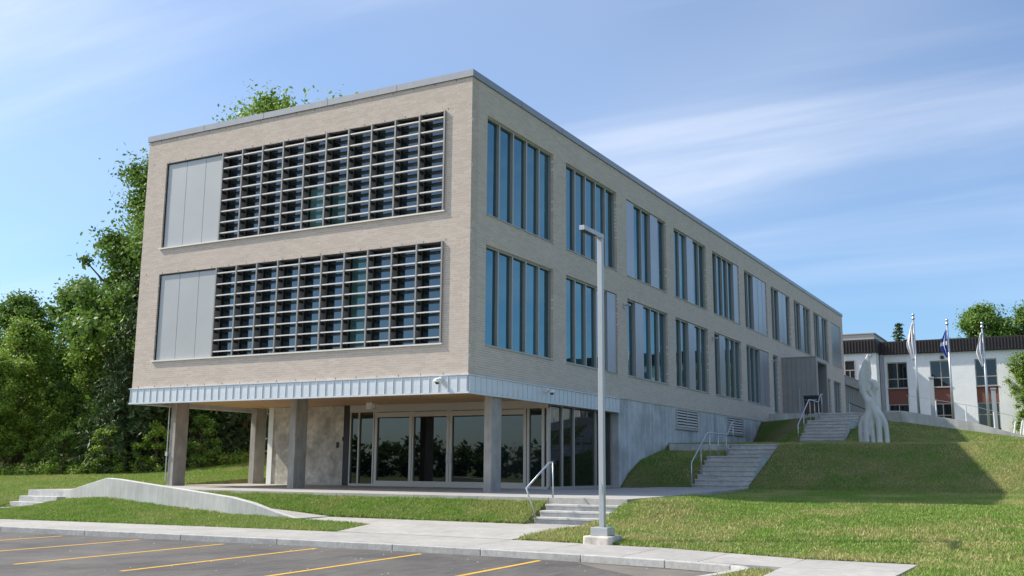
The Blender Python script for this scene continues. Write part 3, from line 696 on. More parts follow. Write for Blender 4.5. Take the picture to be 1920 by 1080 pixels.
# ------------------------------------------------------------------ white building beyond
WB = empty('white_building', (8, 69, 4.4)); tag(WB, 'white stucco building with dark ribbed roof band and brick spandrels behind the flagpoles', 'building')
Yw = 69; bays = [(1.39+3.57*k, 3.09+3.57*k) for k in range(8)]
us = [.86]+[u for b in bays for u in b]+[32]
pier = MB()
for a, b in [(us[i], us[i+1]) for i in range(0, len(us), 2)]: pier.box(a, b, Yw, Yw+.4, 3, 11.75)
pier.box(.86,32,Yw+.02,Yw+.4,11.04,11.75); pier.box(.86,32,Yw+.6,Yw+8,3,12.5)
pier.box(-2.4,.84,67.0,76,3,11.9)
wl_ = pier.build('stucco_wall', MT['stucco'], WB)
fb = MB(); fb.box(.9,32.3,Yw-.25,Yw+8,11.72,12.88); fbo = fb.build('roof_band', MT['darkclad'], WB)
fb2 = MB(); fb2.box(-2.5,1.0,66.8,76,11.75,12.95); fb2.build('roof_band', MT['darkclad'], WB)
s = MB().box(0,.11,-.12,0,0,1.06); t_ = s.build('roof_rib', MT['darkclad']); me = t_.data; bpy.data.objects.remove(t_)
fo = Vector(WO[fbo])
for i in range(110): piece('roof_rib', me, fbo, Vector((1.2+.25*i, Yw-.251, 11.77))-fo)
for i in range(13): piece('roof_rib', me, fbo, Vector((-2.4+.26*i, 66.799, 11.8))-fo)
ro = MB().box(-3,.45,69,76,12.96,13.7).box(-3.1,.55,68.9,76,13.701,13.78); ro.build('roof_plant_room', MT['champagne'], WB)
for bi, (a, b) in enumerate(bays):
    MB().box(a+.001,b-.001,Yw+.12,Yw+.4,7.36,8.70).build('brick_spandrel', MT['redbrick'], WB)
    fr = MB(); zt, zb = 11.02, 8.75; zm = zb+.78
    for x in (a+.001, b-.071, (a+b)/2-.035): fr.box(x, x+.07, Yw+.14, Yw+.3, zb, zt)
    fr.box(a+.072,b-.072,Yw+.141,Yw+.3,zb,zb+.07); fr.box(a+.072,b-.072,Yw+.141,Yw+.3,zm,zm+.07); fr.box(a+.072,b-.072,Yw+.141,Yw+.3,zt-.07,zt)
    fr.box(a-.05,b+.05,Yw-.05,Yw+.13,zb-.06,zb-.002)
    w_ = fr.build('window', MT['frame'], WB)
    for x0, x1 in ((a+.07,(a+b)/2-.035),((a+b)/2+.035,b-.07)):
        MB().box(x0,x1,Yw+.22,Yw+.24,zm+.07,zt-.07).build('pane', MT['glass_dark'], w_); MB().box(x0,x1,Yw+.22,Yw+.24,zb+.07,zm).build('pane', MT['glass_dark'], w_)
    fr = MB(); zt, zb = 7.34, 5.2
    for x in (a+.001, b-.071, (a+b)/2-.035): fr.box(x, x+.07, Yw+.14, Yw+.3, zb, zt)
    fr.box(a+.072,b-.072,Yw+.141,Yw+.3,zt-.07,zt); fr.box(a+.072,b-.072,Yw+.141,Yw+.3,6.3,6.36)
    w_ = fr.build('window', MT['frame'], WB)
    for x0, x1 in ((a+.07,(a+b)/2-.035),((a+b)/2+.035,b-.07)): MB().box(x0,x1,Yw+.22,Yw+.24,4.4,zt-.07).build('pane', MT['glass_dark'], w_)
fr = MB(); a, b, zb, zt = -1.84,-.92,9.5,11.15
fr.box(a,a+.07,66.9,67,zb,zt).box(b-.07,b,66.9,67,zb,zt).box(a+.07,b-.07,66.9,67,zb+.75,zb+.83).box(a+.07,b-.07,66.9,67,zb,zb+.06).box(a+.07,b-.07,66.9,67,zt-.06,zt).box(-1.42,-1.35,66.91,67,zb+.06,zb+.75)
w_ = fr.build('window', MT['frame'], WB); MB().box(a+.07,b-.07,66.96,66.98,zb+.06,zt-.06).build('pane', MT['glass_dark'], w_)
MB().box(.0,.5,66.7,67,11.45,11.62).build('wall_light', MT['lamp'], WB)
MB().lathe((0,0,0),[(.01,0),(.01,.01)],4)
MB().tube([(6.0,68.86,11.3),(6.0,68.99,11.3)], .16, 12).build('wall_vent', MT['darkmetal'], WB)
MB().box(.9,1.2,68.5,68.98,4.4,11.7).build('drain_chase', MT['alu_side'], WB)
# link
LK = empty('link_building', (-1.5, 61, 4.8)); tag(LK, 'low grey glazed link between brick office building and white building', 'building')
MB().box(-3,.02,57.2,66.9,8.30,8.95).box(-3,.06,57.19,66.95,8.951,9.02).build('roof_edge', MT['coping'], LK)
MB().box(-3,-.25,57.2,66.9,4.5,8.29).build('glazed_wall', MT['glass'], LK)
for i in range(11): MB().box(-.25,-.1,57.4+.9*i,57.48+.9*i,4.6,8.29).build('mullion', MT['champagne'], LK)
MB().box(-.15,.1,57.2,66.9,4.4,4.85).build('base', MT['conc_wall'], LK)

# ------------------------------------------------------------------ lamp post
lp = empty('lamp_post', (6.97,-6.0,.05)); tag(lp, 'tall grey square lamp post with flat arm standing on concrete footing in lawn', 'lamp post')
X, Y = 6.97, -6.0
MB().prism([(X-.33,Y-.26),(X-.27,Y-.33),(X+.27,Y-.33),(X+.33,Y-.26),(X+.33,Y+.26),(X+.27,Y+.33),(X-.27,Y+.33),(X-.33,Y+.26)], -.2, .19).build('footing', MT['conc_warm'], lp, bevel=.03)
MB().box(X-.19,X+.19,Y-.19,Y+.19,.191,.36).build('base_cover', MT['lamp'], lp, bevel=.01)
MB().box(X-.056,X+.056,Y-.056,Y+.056,.361,6.48).build('pole', MT['lamp'], lp, bevel=.008)
ar = MB().box(X-.06,X+.06,Y-.95,Y+.06,6.481,6.58).build('arm', MT['lamp'], lp, bevel=.006)
MB().box(X-.06,X+.06,Y-.95,Y-.3,6.468,6.480).build('lamp_lens', MT['darkmetal'], ar)
MB().box(X-.012,X+.012,Y-.068,Y-.0655,1.05,1.25).build('access_plate', MT['galv'], lp)

# ------------------------------------------------------------------ handrails
def handrail(label, rail, posts, r=.024, grp='galvanised stair handrails'):
    b = rail[0]; h = empty('handrail', (posts[0][0][0], posts[0][0][1], posts[0][0][2])); tag(h, label, 'handrail', grp)
    MB().tube(rail, r, 8).build('rail', MT['galv'], h, smooth=True)
    for p, q in posts: MB().tube([p, q], r*.9, 8).build('post', MT['galv'], h, smooth=True)
    return h
x = 3.42
handrail('galvanised handrail on left side of front terrace steps', [(x,-2.2,.30),(x,-2.70,1.05),(x,-1.42,1.70),(x,-1.2,1.72)], [((x,-1.2,.79),(x,-1.2,1.72))])
x = 2.95
handrail('galvanised handrail along left side of the lower side stairs', [(x,11.35,.85),(x,11.35,1.8),(x,13.3,2.98),(x,13.55,3.0),(x,16.0,3.0),(x,16.7,3.55),(x,17.0,3.57)],
    [((x,12.5,1.35),(x,12.5,2.45)),((x,13.6,2.08),(x,13.6,3.0)),((x,14.7,2.08),(x,14.7,3.0)),((x,15.8,2.08),(x,15.8,3.0)),((x,16.8,2.6),(x,16.8,3.56))])
x = 4.53
handrail('galvanised handrail left of the upper stairs by the litter bin', [(x,21.7,2.85),(x,21.7,3.6),(x,24.1,4.9),(x,24.4,4.92),(x,26.2,4.92),(x,26.8,5.35),(x,27.2,5.37)],
    [((x,22.9,3.2),(x,22.9,4.25)),((x,24.3,3.9),(x,24.3,4.92)),((x,25.3,3.92),(x,25.3,4.92)),((x,26.2,3.95),(x,26.2,4.92)),((x,27.0,4.4),(x,27.0,5.36))])
hr = empty('ramp_railing', (10, 27, 3.9)); tag(hr, 'thin rail on white posts along the sloping concrete wall', 'railing')
zt = lambda x: np.interp(x, [8.44,11.49,13.29,15], [4.44,3.85,3.29,2.75])
MB().tube([(8.6,26.92,5.2),(11.5,26.92,4.62),(13.3,26.92,4.08),(15,26.92,3.55)], .012, 6).build('rail', MT['galv'], hr)
for x in (8.7,9.9,11.2,12.4,13.6): MB().tube([(x,26.92,float(zt(x))-.05),(x,26.92,float(zt(x))+.75)], .03, 8).build('post', MT['white'], hr)
hp = empty('plaza_railing', (6.9, 45, 4.8)); tag(hp, 'dark sloping handrail in front of the glazed link', 'railing')
MB().tube([(1.2,52,6.5),(2.3,52,6.0),(2.9,52,5.6)], .035, 6).build('rail', MT['darkmetal'], hp); MB().tube([(1.2,52,4.8),(1.2,52,6.5)], .03, 6).build('post', MT['galv'], hp); MB().tube([(2.9,52,4.8),(2.9,52,5.6)], .03, 6).build('post', MT['galv'], hp)

# litter bin
lb = empty('litter_bin', (3.4,30,4.55)); tag(lb, 'black framed litter bin with brown panel at top of the upper stairs', 'litter bin')
MB().box(3.08,3.72,29.75,30.25,4.58,5.2).build('body', MT['brown'], lb)
fr = MB()
for xx in (3.03,3.70): 
    for yy in (29.72,30.22): fr.box(xx,xx+.07,yy,yy+.07,4.5,5.5)
fr.box(3.0,3.80,29.68,30.32,5.36,5.52); fr.box(3.0,3.80,29.68,30.32,5.2,5.24); fr.build('frame', MT['darkmetal'], lb, bevel=.02)

# ------------------------------------------------------------------ sculpture
sc = MB()
SX, SY, SZ = 7.95, 21.1, 2.70
def T(pts, rr, n=10): sc.tube([(SX+a*1.0, SY+b, SZ+c*.9) for a, b, c in pts], rr, n)
T([(-.53,.02,-.05),(-.56,.02,.5),(-.54,.02,.95),(-.42,.02,1.22),(-.2,0,1.45)],[.11,.115,.11,.12,.15])
T([(-.30,-.12,-.05),(-.31,-.12,.6),(-.28,-.1,1.1),(-.14,0,1.6),(-.14,0,2.1)],[.135,.135,.14,.18,.20])
T([(-.03,-.03,-.05),(-.05,-.03,.6),(-.09,0,1.2),(-.05,0,1.7)],[.105,.105,.12,.17])
T([(.24,-.08,-.05),(.24,-.06,.7),(.22,-.03,1.15),(.06,0,1.65),(-.08,0,2.2)],[.125,.125,.15,.19,.17])
T([(.54,.02,-.05),(.53,.02,.6),(.49,.02,1.0),(.30,0,1.4),(.02,0,1.8)],[.10,.105,.12,.16,.18])
T([(-.12,0,2.0),(-.30,0,2.4),(-.40,0,2.9),(-.36,0,3.4),(-.22,0,3.9)],[.20,.15,.15,.16,.10])
T([(.0,0,1.9),(.05,-.03,2.25),(-.12,-.05,2.6),(-.02,0,2.9)],[.14,.09,.09,.10])
T([(-.1,0,2.0),(.08,0,2.4),(.18,0,2.75),(.10,0,3.0),(-.08,0,3.1)],[.12,.10,.15,.16,.10])
T([(-.34,0,2.7),(-.15,0,2.95),(-.05,0,3.2)],[.12,.1,.1])
fl = [(-.50,2.2),(-.54,2.75),(-.47,3.2),(-.30,3.6),(-.06,4.0),(.0,3.6),(.03,3.1),(-.02,2.7),(-.2,2.4)]
sc.add([(SX+a, SY-.09, SZ+c) for a, c in fl]+[(SX+a, SY+.09, SZ+c) for a, c in fl], [tuple(range(9)), tuple(range(17,8,-1))]+[(i,(i+1)%9,9+(i+1)%9,9+i)[::-1] for i in range(9)])
so_ = sc.build('sculpture', MT['sculpt'], origin=(SX,SY,SZ)); tag(so_, 'tall white abstract sculpture of entwined legs ending in a flame, beside the stairs', 'sculpture')
rm = so_.modifiers.new('fuse', 'REMESH'); rm.mode = 'VOXEL'; rm.voxel_size = .024; rm.use_smooth_shade = True
sm = so_.modifiers.new('smooth', 'SMOOTH'); sm.iterations = 6; sm.factor = .5
o = MB().box(7.2,9.0,20.5,21.7,2.45,2.74).build('sculpture_plinth', MT['conc']); tag(o, 'thin flat concrete plinth under the white sculpture', 'plinth')

# ------------------------------------------------------------------ flagpoles and flags
def flag(poleobj, x, y, z0, z1, cols, label, seed, width):
    m_ = MB(); rr = random.Random(seed); nv, nu = 14, 12; vs_ = []
    for j in range(nv+1):
        t = j/nv; z = z1+(z0-z1)*t
        wd = width*(.18+.82*math.sin(min(1, t*1.25)*math.pi*.5))*(1-.75*max(0, t-.55)/.45)
        for i in range(nu+1):
            u = i/nu
            vs_.append((x-.06-wd*u*(.55+.1*math.sin(seed)) + .02*math.sin(9*u+seed), y-.05+.10*wd*math.sin(u*13+t*3+seed)+.02*math.sin(t*9), z-.25*u*u*(1-t)*.6))
    fs_ = []; mi = []
    for j in range(nv):
        for i in range(nu):
            q = j*(nu+1)+i; fs_.append((q,q+1,q+nu+2,q+nu+1)); mi.append(cols(i/nu, j/nv))
    m_.v = vs_; m_.f = fs_; m_.m = mi
    o = m_.build('flag', [MT['flagwhite'],MT['blue'],MT['flagmark'],MT['flagred']], origin=(x,y,z0), smooth=True)
    sd_ = o.modifiers.new('thick', 'SOLIDIFY'); sd_.thickness = .006
    tag(o, label, 'flag', 'flags on poles')
fp = [((8.36,33),10.0,4.45,'left'),((10.05,33),9.6,4.1,'mid'),((11.75,33),9.33,3.6,'right')]
flabs = ['limp white flag with faint red marks on the leftmost flagpole','limp blue flag with white cross on the middle flagpole','limp white flag with violet lettering on the rightmost flagpole']
plabs = ['slim aluminium flagpole carrying the white flag with red marks','slim aluminium flagpole carrying the blue flag','slim aluminium flagpole carrying the white flag with violet marks']
fcol = [lambda u, v: 3 if (.25 < v < .5 and .3 < u < .55) else 0,
        lambda u, v: 0 if (.38 < u < .58 or .36 < v < .52) else 1,
        lambda u, v: 2 if (.2 < v < .62 and .12 < u < .3 and int(v*28) % 2 == 0) else 0]
for i, ((x, y), zt_, zb_, nm) in enumerate(fp):
    f_ = empty('flagpole', (x,y,zb_)); tag(f_, plabs[i], 'flagpole', 'flagpoles by the ramp')
    MB().tube([(x,y,zb_-.6),(x,y,zb_+2),(x,y,zt_-.2)], [.075,.065,.04], 12).build('pole', MT['galv'], f_, smooth=True)
    MB().lathe((x,y,zt_-.26),[(.04,0),(.09,.02),(.09,.06),(.05,.14),(.03,.18)], 12).build('truck', MT['galv'], f_, smooth=True)
    MB().lathe((x,y,zt_-.09),[(.01,0),(.06,.025),(.085,.08),(.06,.14),(.01,.165)], 12).build('finial', MT['galv'], f_, smooth=True)
    flag(f_, x, y, [7.5,7.6,7.0][i], [9.55,9.1,8.85][i], fcol[i], flabs[i], i*2.1+1, [.62,.68,.8][i])
for i, (x, y, z0, z1, lab) in enumerate(((9.42,30,4.0,6.25,'grey square post with cap behind sloping wall, between left and middle flagpoles'),(12.25,30,3.3,5.6,'grey square post with cap behind sloping wall, beside the rightmost flagpole'))):
    m_ = MB().box(x-.1,x+.1,y-.1,y+.1,z0,z1).box(x-.13,x+.13,y-.13,y+.13,z1,z1+.06)
    tag(m_.build('bollard_light', MT['lamp'], origin=(x,y,z0)), lab, 'bollard light', 'square posts behind the wall')
br = empty('bike_rack', (14,32,3.5)); tag(br, 'white tubular rack at foot of the ivy beside the sloping wall', 'rack')
for k, xx in enumerate((12.9,13.3,13.7,14.1)):
    MB().tube([(xx,32,3.2),(xx+.15,32,4.1),(xx+.45,32,4.1),(xx+.3,32,3.2)], .045, 8).build('hoop', MT['white'], br)

# ------------------------------------------------------------------ vegetation
def leaf_cloud(centers, radii, n, size, flat=.6, squash=.75, up=.25):
    """n leaf quads spread through clumps"""
    centers = np.asarray(centers); radii = np.asarray(radii)
    p = radii**2; ci = rng.choice(len(centers), n, p=p/p.sum())
    v = rng.normal(size=(n,3)); v /= np.linalg.norm(v, axis=1)[:,None]
    r = np.clip(np.abs(rng.normal(0,.56,n)), .08, 1.35)
    P_ = centers[ci]+v*(r*radii[ci])[:,None]*np.array([1,1,squash])
    nrm = v*.7+rng.normal(size=(n,3))*.6+np.array([0,0,up]); nrm /= np.linalg.norm(nrm, axis=1)[:,None]
    a = np.cross(nrm, rng.normal(size=(n,3))); a /= np.linalg.norm(a, axis=1)[:,None]; b = np.cross(nrm, a)
    s = size*rng.uniform(.55,1.3,n)[:,None]; a = a*s; b = b*s*flat
    V = np.stack([P_-a, P_+b*.9-a*.1, P_+a, P_-b*.9+a*.1], 1).reshape(-1,3)
    F = np.arange(4*n).reshape(n,4)
    tone = np.clip(rng.uniform(0,1,len(centers))[ci]*.45+rng.uniform(0,.55,n), 0, 1)
    return V, F, tone
def tree_meshes(kind, h, seed):
    """returns trunk mesh, crown mesh with base at the origin"""
    global rng
    rr = random.Random(seed); rng = np.random.default_rng(seed)
    tk = MB(); cs = []; rs = []
    lean = (rr.uniform(-.3,.3), rr.uniform(-.3,.3)); base = h*.018+.06
    spine = [(lean[0]*t*t, lean[1]*t*t, h*t*.92-.3) for t in (0,.15,.3,.5,.7,.9)]
    tk.tube(spine, [base*1.3, base, base*.85, base*.6, base*.38, base*.12], 9)
    if kind == 'spruce':
        V = []; F = []; tn = []
        lay = int(h*3.4)
        pts = []; rad = []
        for i in range(lay):
            t = (i+.5)/lay; z = h*(.06+.93*t); R_l = h*.24*(1-t)**.85+.12
            nb = max(5, int(11*(1-t)+4))
            for k in range(nb):
                an = rr.uniform(0, 6.283); L_ = R_l*rr.uniform(.75,1.12)
                end = (math.cos(an)*L_, math.sin(an)*L_, z-L_*.30)
                if i % 2 == 0: tk.tube([(lean[0]*t*t, lean[1]*t*t, z), end], [.035*(1-t)+.01,.006], 4, cap=False)
                for q in np.linspace(.18, 1, max(3, int(L_*4))):
                    pts.append((end[0]*q+rr.uniform(-.08,.08), end[1]*q+rr.uniform(-.08,.08), z-L_*.30*q*q)); rad.append(.26*(1.1-q*.45))
        V, F, tn = leaf_cloud(pts, rad, int(len(pts)*7), .17, .3, .45, .1)
    else:
        ncl = {'maple':120,'bush':34,'tall':200}[kind]
        wid = {'maple':.30,'bush':.48,'tall':.27}[kind]*h; lo = {'maple':.12,'bush':.05,'tall':.15}[kind]
        for i in range(ncl):
            t = rr.uniform(0,1)**.85; z = h*(lo+(1-lo)*t*.97)
            prof = math.sin(math.pi*min(1,(t*(.74 if kind == 'tall' else .86)+.14)))**.6
            an = rr.uniform(0,6.283); R_l = wid*prof*rr.uniform(.25,1.0)
            c = (math.cos(an)*R_l, math.sin(an)*R_l, z); cs.append(c); rs.append(h*rr.uniform(.04,.10)*(1.3 if kind == 'bush' else 1)*(1.0 if kind == 'tall' else 1))
            if kind != 'bush' or i % 3 == 0:
                zb = max(.1, z-R_l*.8-.05*h); tk.tube([(lean[0]*.3,lean[1]*.3,zb*.92), (c[0]*.5,c[1]*.5,(zb+z)/2), c], [base*.32, base*.2, .02], 5, cap=False)
        nl = {'maple':46000,'bush':12000,'tall':95000}[kind]
        V, F, tn = leaf_cloud(cs, rs, nl, {'maple':.105,'bush':.06,'tall':.105}[kind])
    tm = tk.build('trunk', MT['bark']); t_me = tm.data; bpy.data.objects.remove(tm)
    cm_ = np_mesh('crown', V, F, MT['leaf_a'], attrs={'tone': tn}); c_me = cm_.data; bpy.data.objects.remove(cm_)
    return t_me, c_me
TM = {('maple',0): tree_meshes('maple', 10, 1), ('maple',1): tree_meshes('maple', 10, 5), ('tall',0): tree_meshes('tall', 16, 3), ('spruce',0): tree_meshes('spruce', 10, 4), ('spruce',1): tree_meshes('spruce', 9, 9), ('bush',0): tree_meshes('bush', 2.2, 6), ('bush',1): tree_meshes('bush', 2.2, 8)}
crown_cache = {}
def tree(name, key, x, y, s, rot, leafm, label, group=None, sz=1.0, z=None):
    tme, cme = TM[key]
    ck = (key, leafm)
    if ck not in crown_cache:
        c2 = cme.copy(); c2.materials.clear(); c2.materials.append(MT[leafm]); crown_cache[ck] = c2
    e = empty(name, (x, y, float(G(x, y)) if z is None else z)); e.rotation_euler = (0,0,rot); e.scale = (s,s,s*sz)
    for nm, me in (('trunk', tme), ('crown', crown_cache[ck])):
        o = bpy.data.objects.new(nm, me); COL.objects.link(o); o.parent = e
    tag(e, label, 'shrub' if 'shrub' in name else 'tree', group)
    return e
R = math.radians
g1 = 'trees at the wood edge left of the building'
tree('deciduous_tree', ('tall',0), -26.6, 14.2, 1.13, 0.4, 'leaf_a', 'tallest leafy tree rising beside the left edge of the building', g1)
tree('deciduous_tree', ('tall',0), -23.5, 20, 1.12, 2.4, 'leaf_d', 'tall dark tree half hidden behind the left corner of the building', g1)
tree('deciduous_tree', ('tall',0), -27.0, 23.8, 1.43, 1.4, 'leaf_b', 'leafy treetop showing above the roofline of the brick building', g1)
tree('deciduous_tree', ('tall',0), -24.6, 13.2, .98, 3.6, 'leaf_a', 'dense leafy tree filling the gap beside the left building edge', g1)
tree('deciduous_tree', ('maple',0), -32, 6.6, .60, 5.0, 'leaf_b', 'low bright green tree in front of the far left trees', g1)
tree('deciduous_tree', ('maple',1), -29, 11.5, .85, 1.0, 'leaf_b', 'sunlit green tree left of the dark spruce', g1)
tree('deciduous_tree', ('maple',1), -28.2, 13.2, 1.60, 2.0, 'leaf_a', 'broad full crowned tree backing the tallest tree at left building edge', g1)
tree('spruce_tree', ('spruce',0), -25.6, 9.6, 1.02, .3, 'leaf_c', 'dark spruce with drooping branches in front of the tallest tree', g1)
tree('spruce_tree', ('spruce',1), -21.5, 13.5, .85, 1.3, 'leaf_c', 'smaller dark spruce nearest the left corner of the building', g1)
tree('deciduous_tree', ('maple',1), -33.5, 9.0, .80, 2.2, 'leaf_b', 'bright yellow green tree in front at the far left wood edge', g1)
tree('deciduous_tree', ('maple',0), -39, 12.5, 1.02, .2, 'leaf_a', 'rounded mid green tree at the left picture edge', g1)
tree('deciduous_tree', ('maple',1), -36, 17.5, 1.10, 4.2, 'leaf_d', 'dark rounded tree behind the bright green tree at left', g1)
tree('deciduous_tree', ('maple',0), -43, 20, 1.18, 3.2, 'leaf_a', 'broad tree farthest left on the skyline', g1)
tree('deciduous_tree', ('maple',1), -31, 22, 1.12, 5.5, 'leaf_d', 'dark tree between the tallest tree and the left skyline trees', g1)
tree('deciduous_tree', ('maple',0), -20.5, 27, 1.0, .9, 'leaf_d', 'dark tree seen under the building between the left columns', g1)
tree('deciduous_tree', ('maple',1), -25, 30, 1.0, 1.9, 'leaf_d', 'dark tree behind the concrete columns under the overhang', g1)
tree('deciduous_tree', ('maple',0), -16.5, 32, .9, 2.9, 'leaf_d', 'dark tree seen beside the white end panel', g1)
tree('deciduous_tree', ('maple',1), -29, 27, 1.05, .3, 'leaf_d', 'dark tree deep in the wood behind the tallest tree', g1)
# shrubs at the wood edge
g2 = 'shrubs along the wood edge'
for i, (x, y, s, lm, lab) in enumerate(((-31,5.8,.85,'leaf_b','bright low shrub nearest the left picture edge'),(-29.3,7.5,.8,'leaf_b','bright shrub second from the left picture edge'),(-27.5,7.6,.95,'leaf_a','mid green shrub below the dark spruce'),(-25.2,8.2,1.0,'leaf_b','bright shrub at right of the dark spruce foot'),(-23.3,9.4,1.05,'leaf_b','rounded light green shrub left of the front left column'),(-21.6,10.6,1.1,'leaf_a','leafy shrub directly behind the front left column'),(-20.8,23.5,1.3,'leaf_d','dark shrub behind the grass slope under the overhang'),(-18,26,1.3,'leaf_d','dark shrub at top of the shaded grass slope'),(-22.5,21,1.5,'leaf_d','tall dark shrub behind the shaded slope'),(-16.8,28,1.4,'leaf_d','dark shrub seen next to the second left column'),(-15.6,30,1.4,'leaf_a','shrub catching sun beside the white end panel'),(-34.5,5.2,1.0,'leaf_d','dark shrub outermost at the left'))):
    tree('shrub', ('bush', i % 2), x, y, s, i*1.3, lm, lab, g2)
# right
g3 = 'trees behind the white building'
tree('deciduous_tree', ('maple',0), 7.6, 95, 1.50, .7, 'leaf_a', 'broad leafy tree above the dark roof band behind the flags', g3, z=4.5)
tree('deciduous_tree', ('maple',1), 12.2, 95, 1.46, 2.7, 'leaf_a', 'leafy tree at the right picture edge behind the white building', g3, z=4.5)
tree('spruce_tree', ('spruce',0), -1.0, 95, 1.37, .7, 'leaf_c', 'small spruce top poking above the dark roof band', g3, z=4.5)
# trees around the lot that the glass mirrors
for i in range(14):
    tree('deciduous_tree', ('maple', i % 2), 62+7*math.sin(i*2.1), 40+10*i, 1.0+.25*math.sin(i*1.3), i*.9, 'leaf_a', 'tree standing east of the lawn, mirrored in the side windows', 'trees mirrored in the side windows', z=2.5)
# far wood behind the parking lot (one mass)
cs = []; rs = []
for i in range(170):
    x = -260+2.2*i; hh = 5.2+1.0*math.sin(i*.37)+.8*math.sin(i*1.31)+random.uniform(-.5,1.0)+(3.5 if i % 29 == 7 else 0)
    for k in range(5): cs.append((x+random.uniform(-2,2), -135+random.uniform(-3,3), hh*(k+.5)/5)); rs.append(2.3)
rng = np.random.default_rng(77)
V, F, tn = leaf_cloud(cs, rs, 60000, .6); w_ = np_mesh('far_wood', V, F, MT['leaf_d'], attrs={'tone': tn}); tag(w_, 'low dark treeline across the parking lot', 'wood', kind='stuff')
cs = []; rs = []
for i in range(160):
    cs.append((random.uniform(-62,-31), random.uniform(14,26), 1.4+random.uniform(0,3.5))); rs.append(random.uniform(1.0,1.8))
for i in range(240):
    cs.append((random.uniform(-120,-40), random.uniform(26,44), 2+random.uniform(0,8))); rs.append(random.uniform(1.5,2.6))
for i in range(520):
    x = random.uniform(-75,-13.5); y = random.uniform(38,60) if x < -16 else random.uniform(42,60); hh = random.uniform(0,9.5)
    cs.append((x, y, float(G(x,y))+hh)); rs.append(random.uniform(1.2,2.2))
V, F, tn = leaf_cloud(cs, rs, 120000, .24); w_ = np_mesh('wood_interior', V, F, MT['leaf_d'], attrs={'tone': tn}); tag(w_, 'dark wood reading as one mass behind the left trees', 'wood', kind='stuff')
# ivy on the white building
cs = [(random.uniform(11.5+.25*math.sin(z*2.3),15.5), random.uniform(68.1,68.8), z) for z in np.arange(4.4,11.3,.25) for _ in range(8)]
cs += [(random.uniform(10.6,11.4), 68.7, random.uniform(8.0,9.4)) for _ in range(3)]
V, F, tn = leaf_cloud(cs, np.full(len(cs), .5), 42000, .08); iv = np_mesh('ivy', V, F, MT['leaf_b'], attrs={'tone': tn}, origin=(12.5,68.5,4.4)); tag(iv, 'thick green ivy climbing the white building at right edge', 'ivy')
# weeds at the wood edge
cs = []; rs = []
for i in range(260):
    t = random.random(); x = -38+t*20; y = np.interp(x, [-38,-28,-22,-18], [3.2,6.2,9.5,13])+random.uniform(-.5,1.2)
    cs.append((x, y, float(G(x,y))+random.uniform(.1,.45))); rs.append(random.uniform(.2,.4))
V, F, tn = leaf_cloud(cs, rs, 14000, .07, .35, 1.1); wd_ = np_mesh('weeds', V, F, MT['leaf_b'], attrs={'tone': tn}); tag(wd_, 'strip of bright tall weeds along the wood edge', 'weeds', kind='stuff')

# grass blades -------------------------------------------------------------
def in_grass(x, y):
    z = G(x, y)
    ok = np.ones(len(x), bool)
    ok &= ~((x > -14.3) & (x < 5.6) & (y > -1.25) & (y < 6.4)); ok &= ~((x > -14.2) & (x < 0.0) & (y > 5)); ok &= ~((x > -.1) & (x < 5.1) & (y > 5) & (y < 11.8))
    ok &= ~((x > -14.2) & (x < 5.4) & (y > -4.1) & (y < -2.55)); ok &= ~((x > -14.2) & (x < -10.4) & (y > -4.1) & (y < -1)); ok &= ~((x > -14.2) & (x < -12.3) & (y > -5.1) & (y < -1))
    ok &= ~((x > 3.3) & (x < 5.45) & (y > -2.8) & (y < -1)); ok &= ~((x > 2.85) & (x < 5.05) & (y > 11.5) & (y < 17.0)); ok &= ~((x > 4.4) & (x < 6.45) & (y > 21.9) & (y < 27.1))
    isl = (y < -9.25) & (x > np.interp(y, [-15,-11.6,-10.2,-9.4], [10.42,10.75,10.96,11.02])) & (x < np.interp(y, [-14,-10.5,-8.8], [11.58,11.45,11.36]))
    ok &= ~((y < back_y(x)+.02) & (x < 11.38)) | isl; ok &= ~((x > 11.2) & (x < 13.3) & (y < -7.28)) | isl; ok &= ~((y < back_y(x)+.02) & (x > 13.3) & (y < -14))
    # walk polygon from sidewalk to steps
    wl0 = np.interp(y, [-6.05,-4.2,-2.5], [.1,-.25,-2.9]); wr0 = np.interp(y, [-6.05,-4.2,-2.2], [4.85,5.15,5.38])
    ok &= ~((y < -2.5) & (y > -6.1) & (x > wl0-.02) & (x < wr0+.02) & (y < -4.1)); ok &= ~((y >= -4.2) & (y < -2.58) & (x > -2.9) & (x < wr0+.02)); ok &= ~((y >= -2.6) & (y < -2.18) & (x > 3.28) & (x < wr0+.02))
    ok &= ~((x > 0) & (x < 8.4) & (y > 26.6)); ok &= ~((x > 6.4) & (y > 26.6)); ok &= ~((x > 7.2) & (x < 9) & (y > 20.5) & (y < 21.7))
    return ok, z
def vnoise(x, y, sc, seed):
    g = np.random.default_rng(seed).uniform(0,1,(256,256)); u = x/sc+500; v = y/sc+500
    i = np.floor(u).astype(int); j = np.floor(v).astype(int); fu = u-i; fv = v-j; fu = fu*fu*(3-2*fu); fv = fv*fv*(3-2*fv)
    h = lambda a, b: g[a % 256, b % 256]
    return (h(i,j)*(1-fu)+h(i+1,j)*fu)*(1-fv)+(h(i,j+1)*(1-fu)+h(i+1,j+1)*fu)*fv
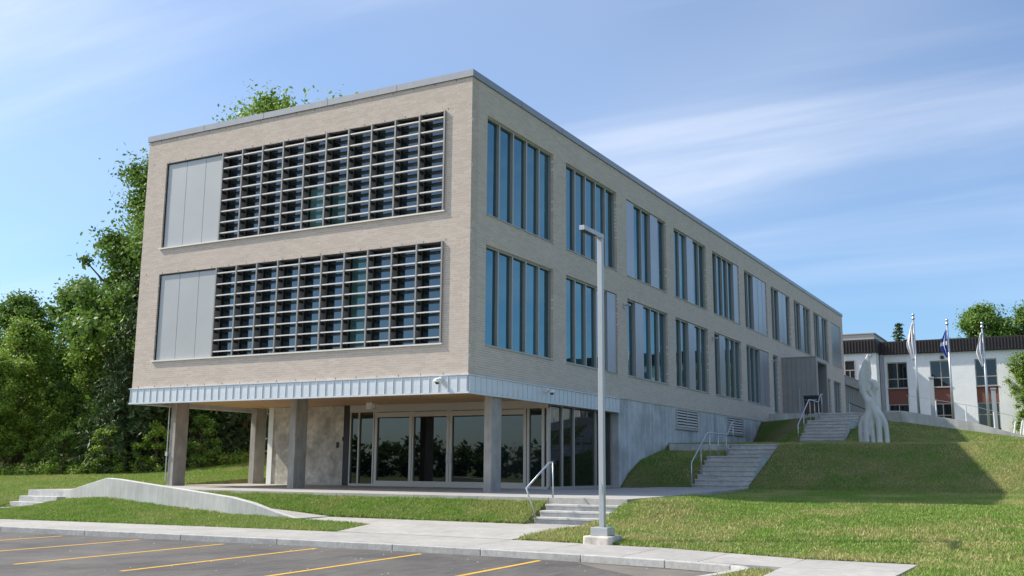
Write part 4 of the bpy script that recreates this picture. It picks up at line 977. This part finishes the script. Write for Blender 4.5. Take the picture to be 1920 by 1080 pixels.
def blades(x0, x1, y0, y1, dens, hgt, wid):
    n = int((x1-x0)*(y1-y0)*dens); x = rng.uniform(x0, x1, n); y = rng.uniform(y0, y1, n)
    ok, z = in_grass(x, y); x, y, z = x[ok], y[ok], z[ok]; n = len(x)
    a = rng.uniform(0, 6.283, n); h = hgt*rng.uniform(.5,1.3,n)*(.6+.8*vnoise(x,y,.3,5)); w = wid*rng.uniform(.6,1.3,n); ln = rng.uniform(.2,.9,n)*h; b = rng.uniform(0, 6.283, n)
    P0 = np.stack([x-np.cos(a)*w, y-np.sin(a)*w, z-.005], 1); P1 = np.stack([x+np.cos(a)*w, y+np.sin(a)*w, z-.005], 1); P2 = np.stack([x+np.cos(b)*ln, y+np.sin(b)*ln, z+h], 1)
    d_ = .5*vnoise(x,y,1.7,1)+.3*vnoise(x,y,.6,2)+.2*vnoise(x,y,.22,3)
    dry = np.clip((d_-.47)*4.5, 0, 1)*np.where(x > 4.5, 1.0, .35)
    dry = np.maximum(dry, np.where((y > 11.5) & (x < 10), np.clip((d_-.36)*3.5, 0, 1)*.9, 0))
    tone = np.clip(rng.uniform(0,.42,n)+.25*vnoise(x,y,.35,4)-.08+dry*rng.uniform(.2,.75,n), 0, 1)
    return np.stack([P0,P1,P2], 1).reshape(-1,3), tone
parts = [blades(-14.5,.3,-7.1,-4.05,1500,.06,.016), blades(-10.5,3.4,-2.62,-1.2,1800,.06,.016), blades(4.8,17,-7.4,6,1000,.05,.015), blades(10.4,17,-12.5,-7,1000,.05,.014), blades(5,17,6,12,700,.045,.011), blades(-.1,17,11.7,27,420,.06,.014), blades(-32,-14.1,-8.2,14,420,.055,.013), blades(-20,-13.9,5,22,250,.07,.016)]
V = np.concatenate([p_[0] for p_ in parts]); tn = np.concatenate([p_[1] for p_ in parts])
gr = np_mesh('grass', V, np.arange(len(V)).reshape(-1,3), MT['blade'], attrs={'tone': tn}); tag(gr, 'mown lawn grass on the banks and around the walks', 'grass', kind='stuff')
print('tris grass', len(tn))
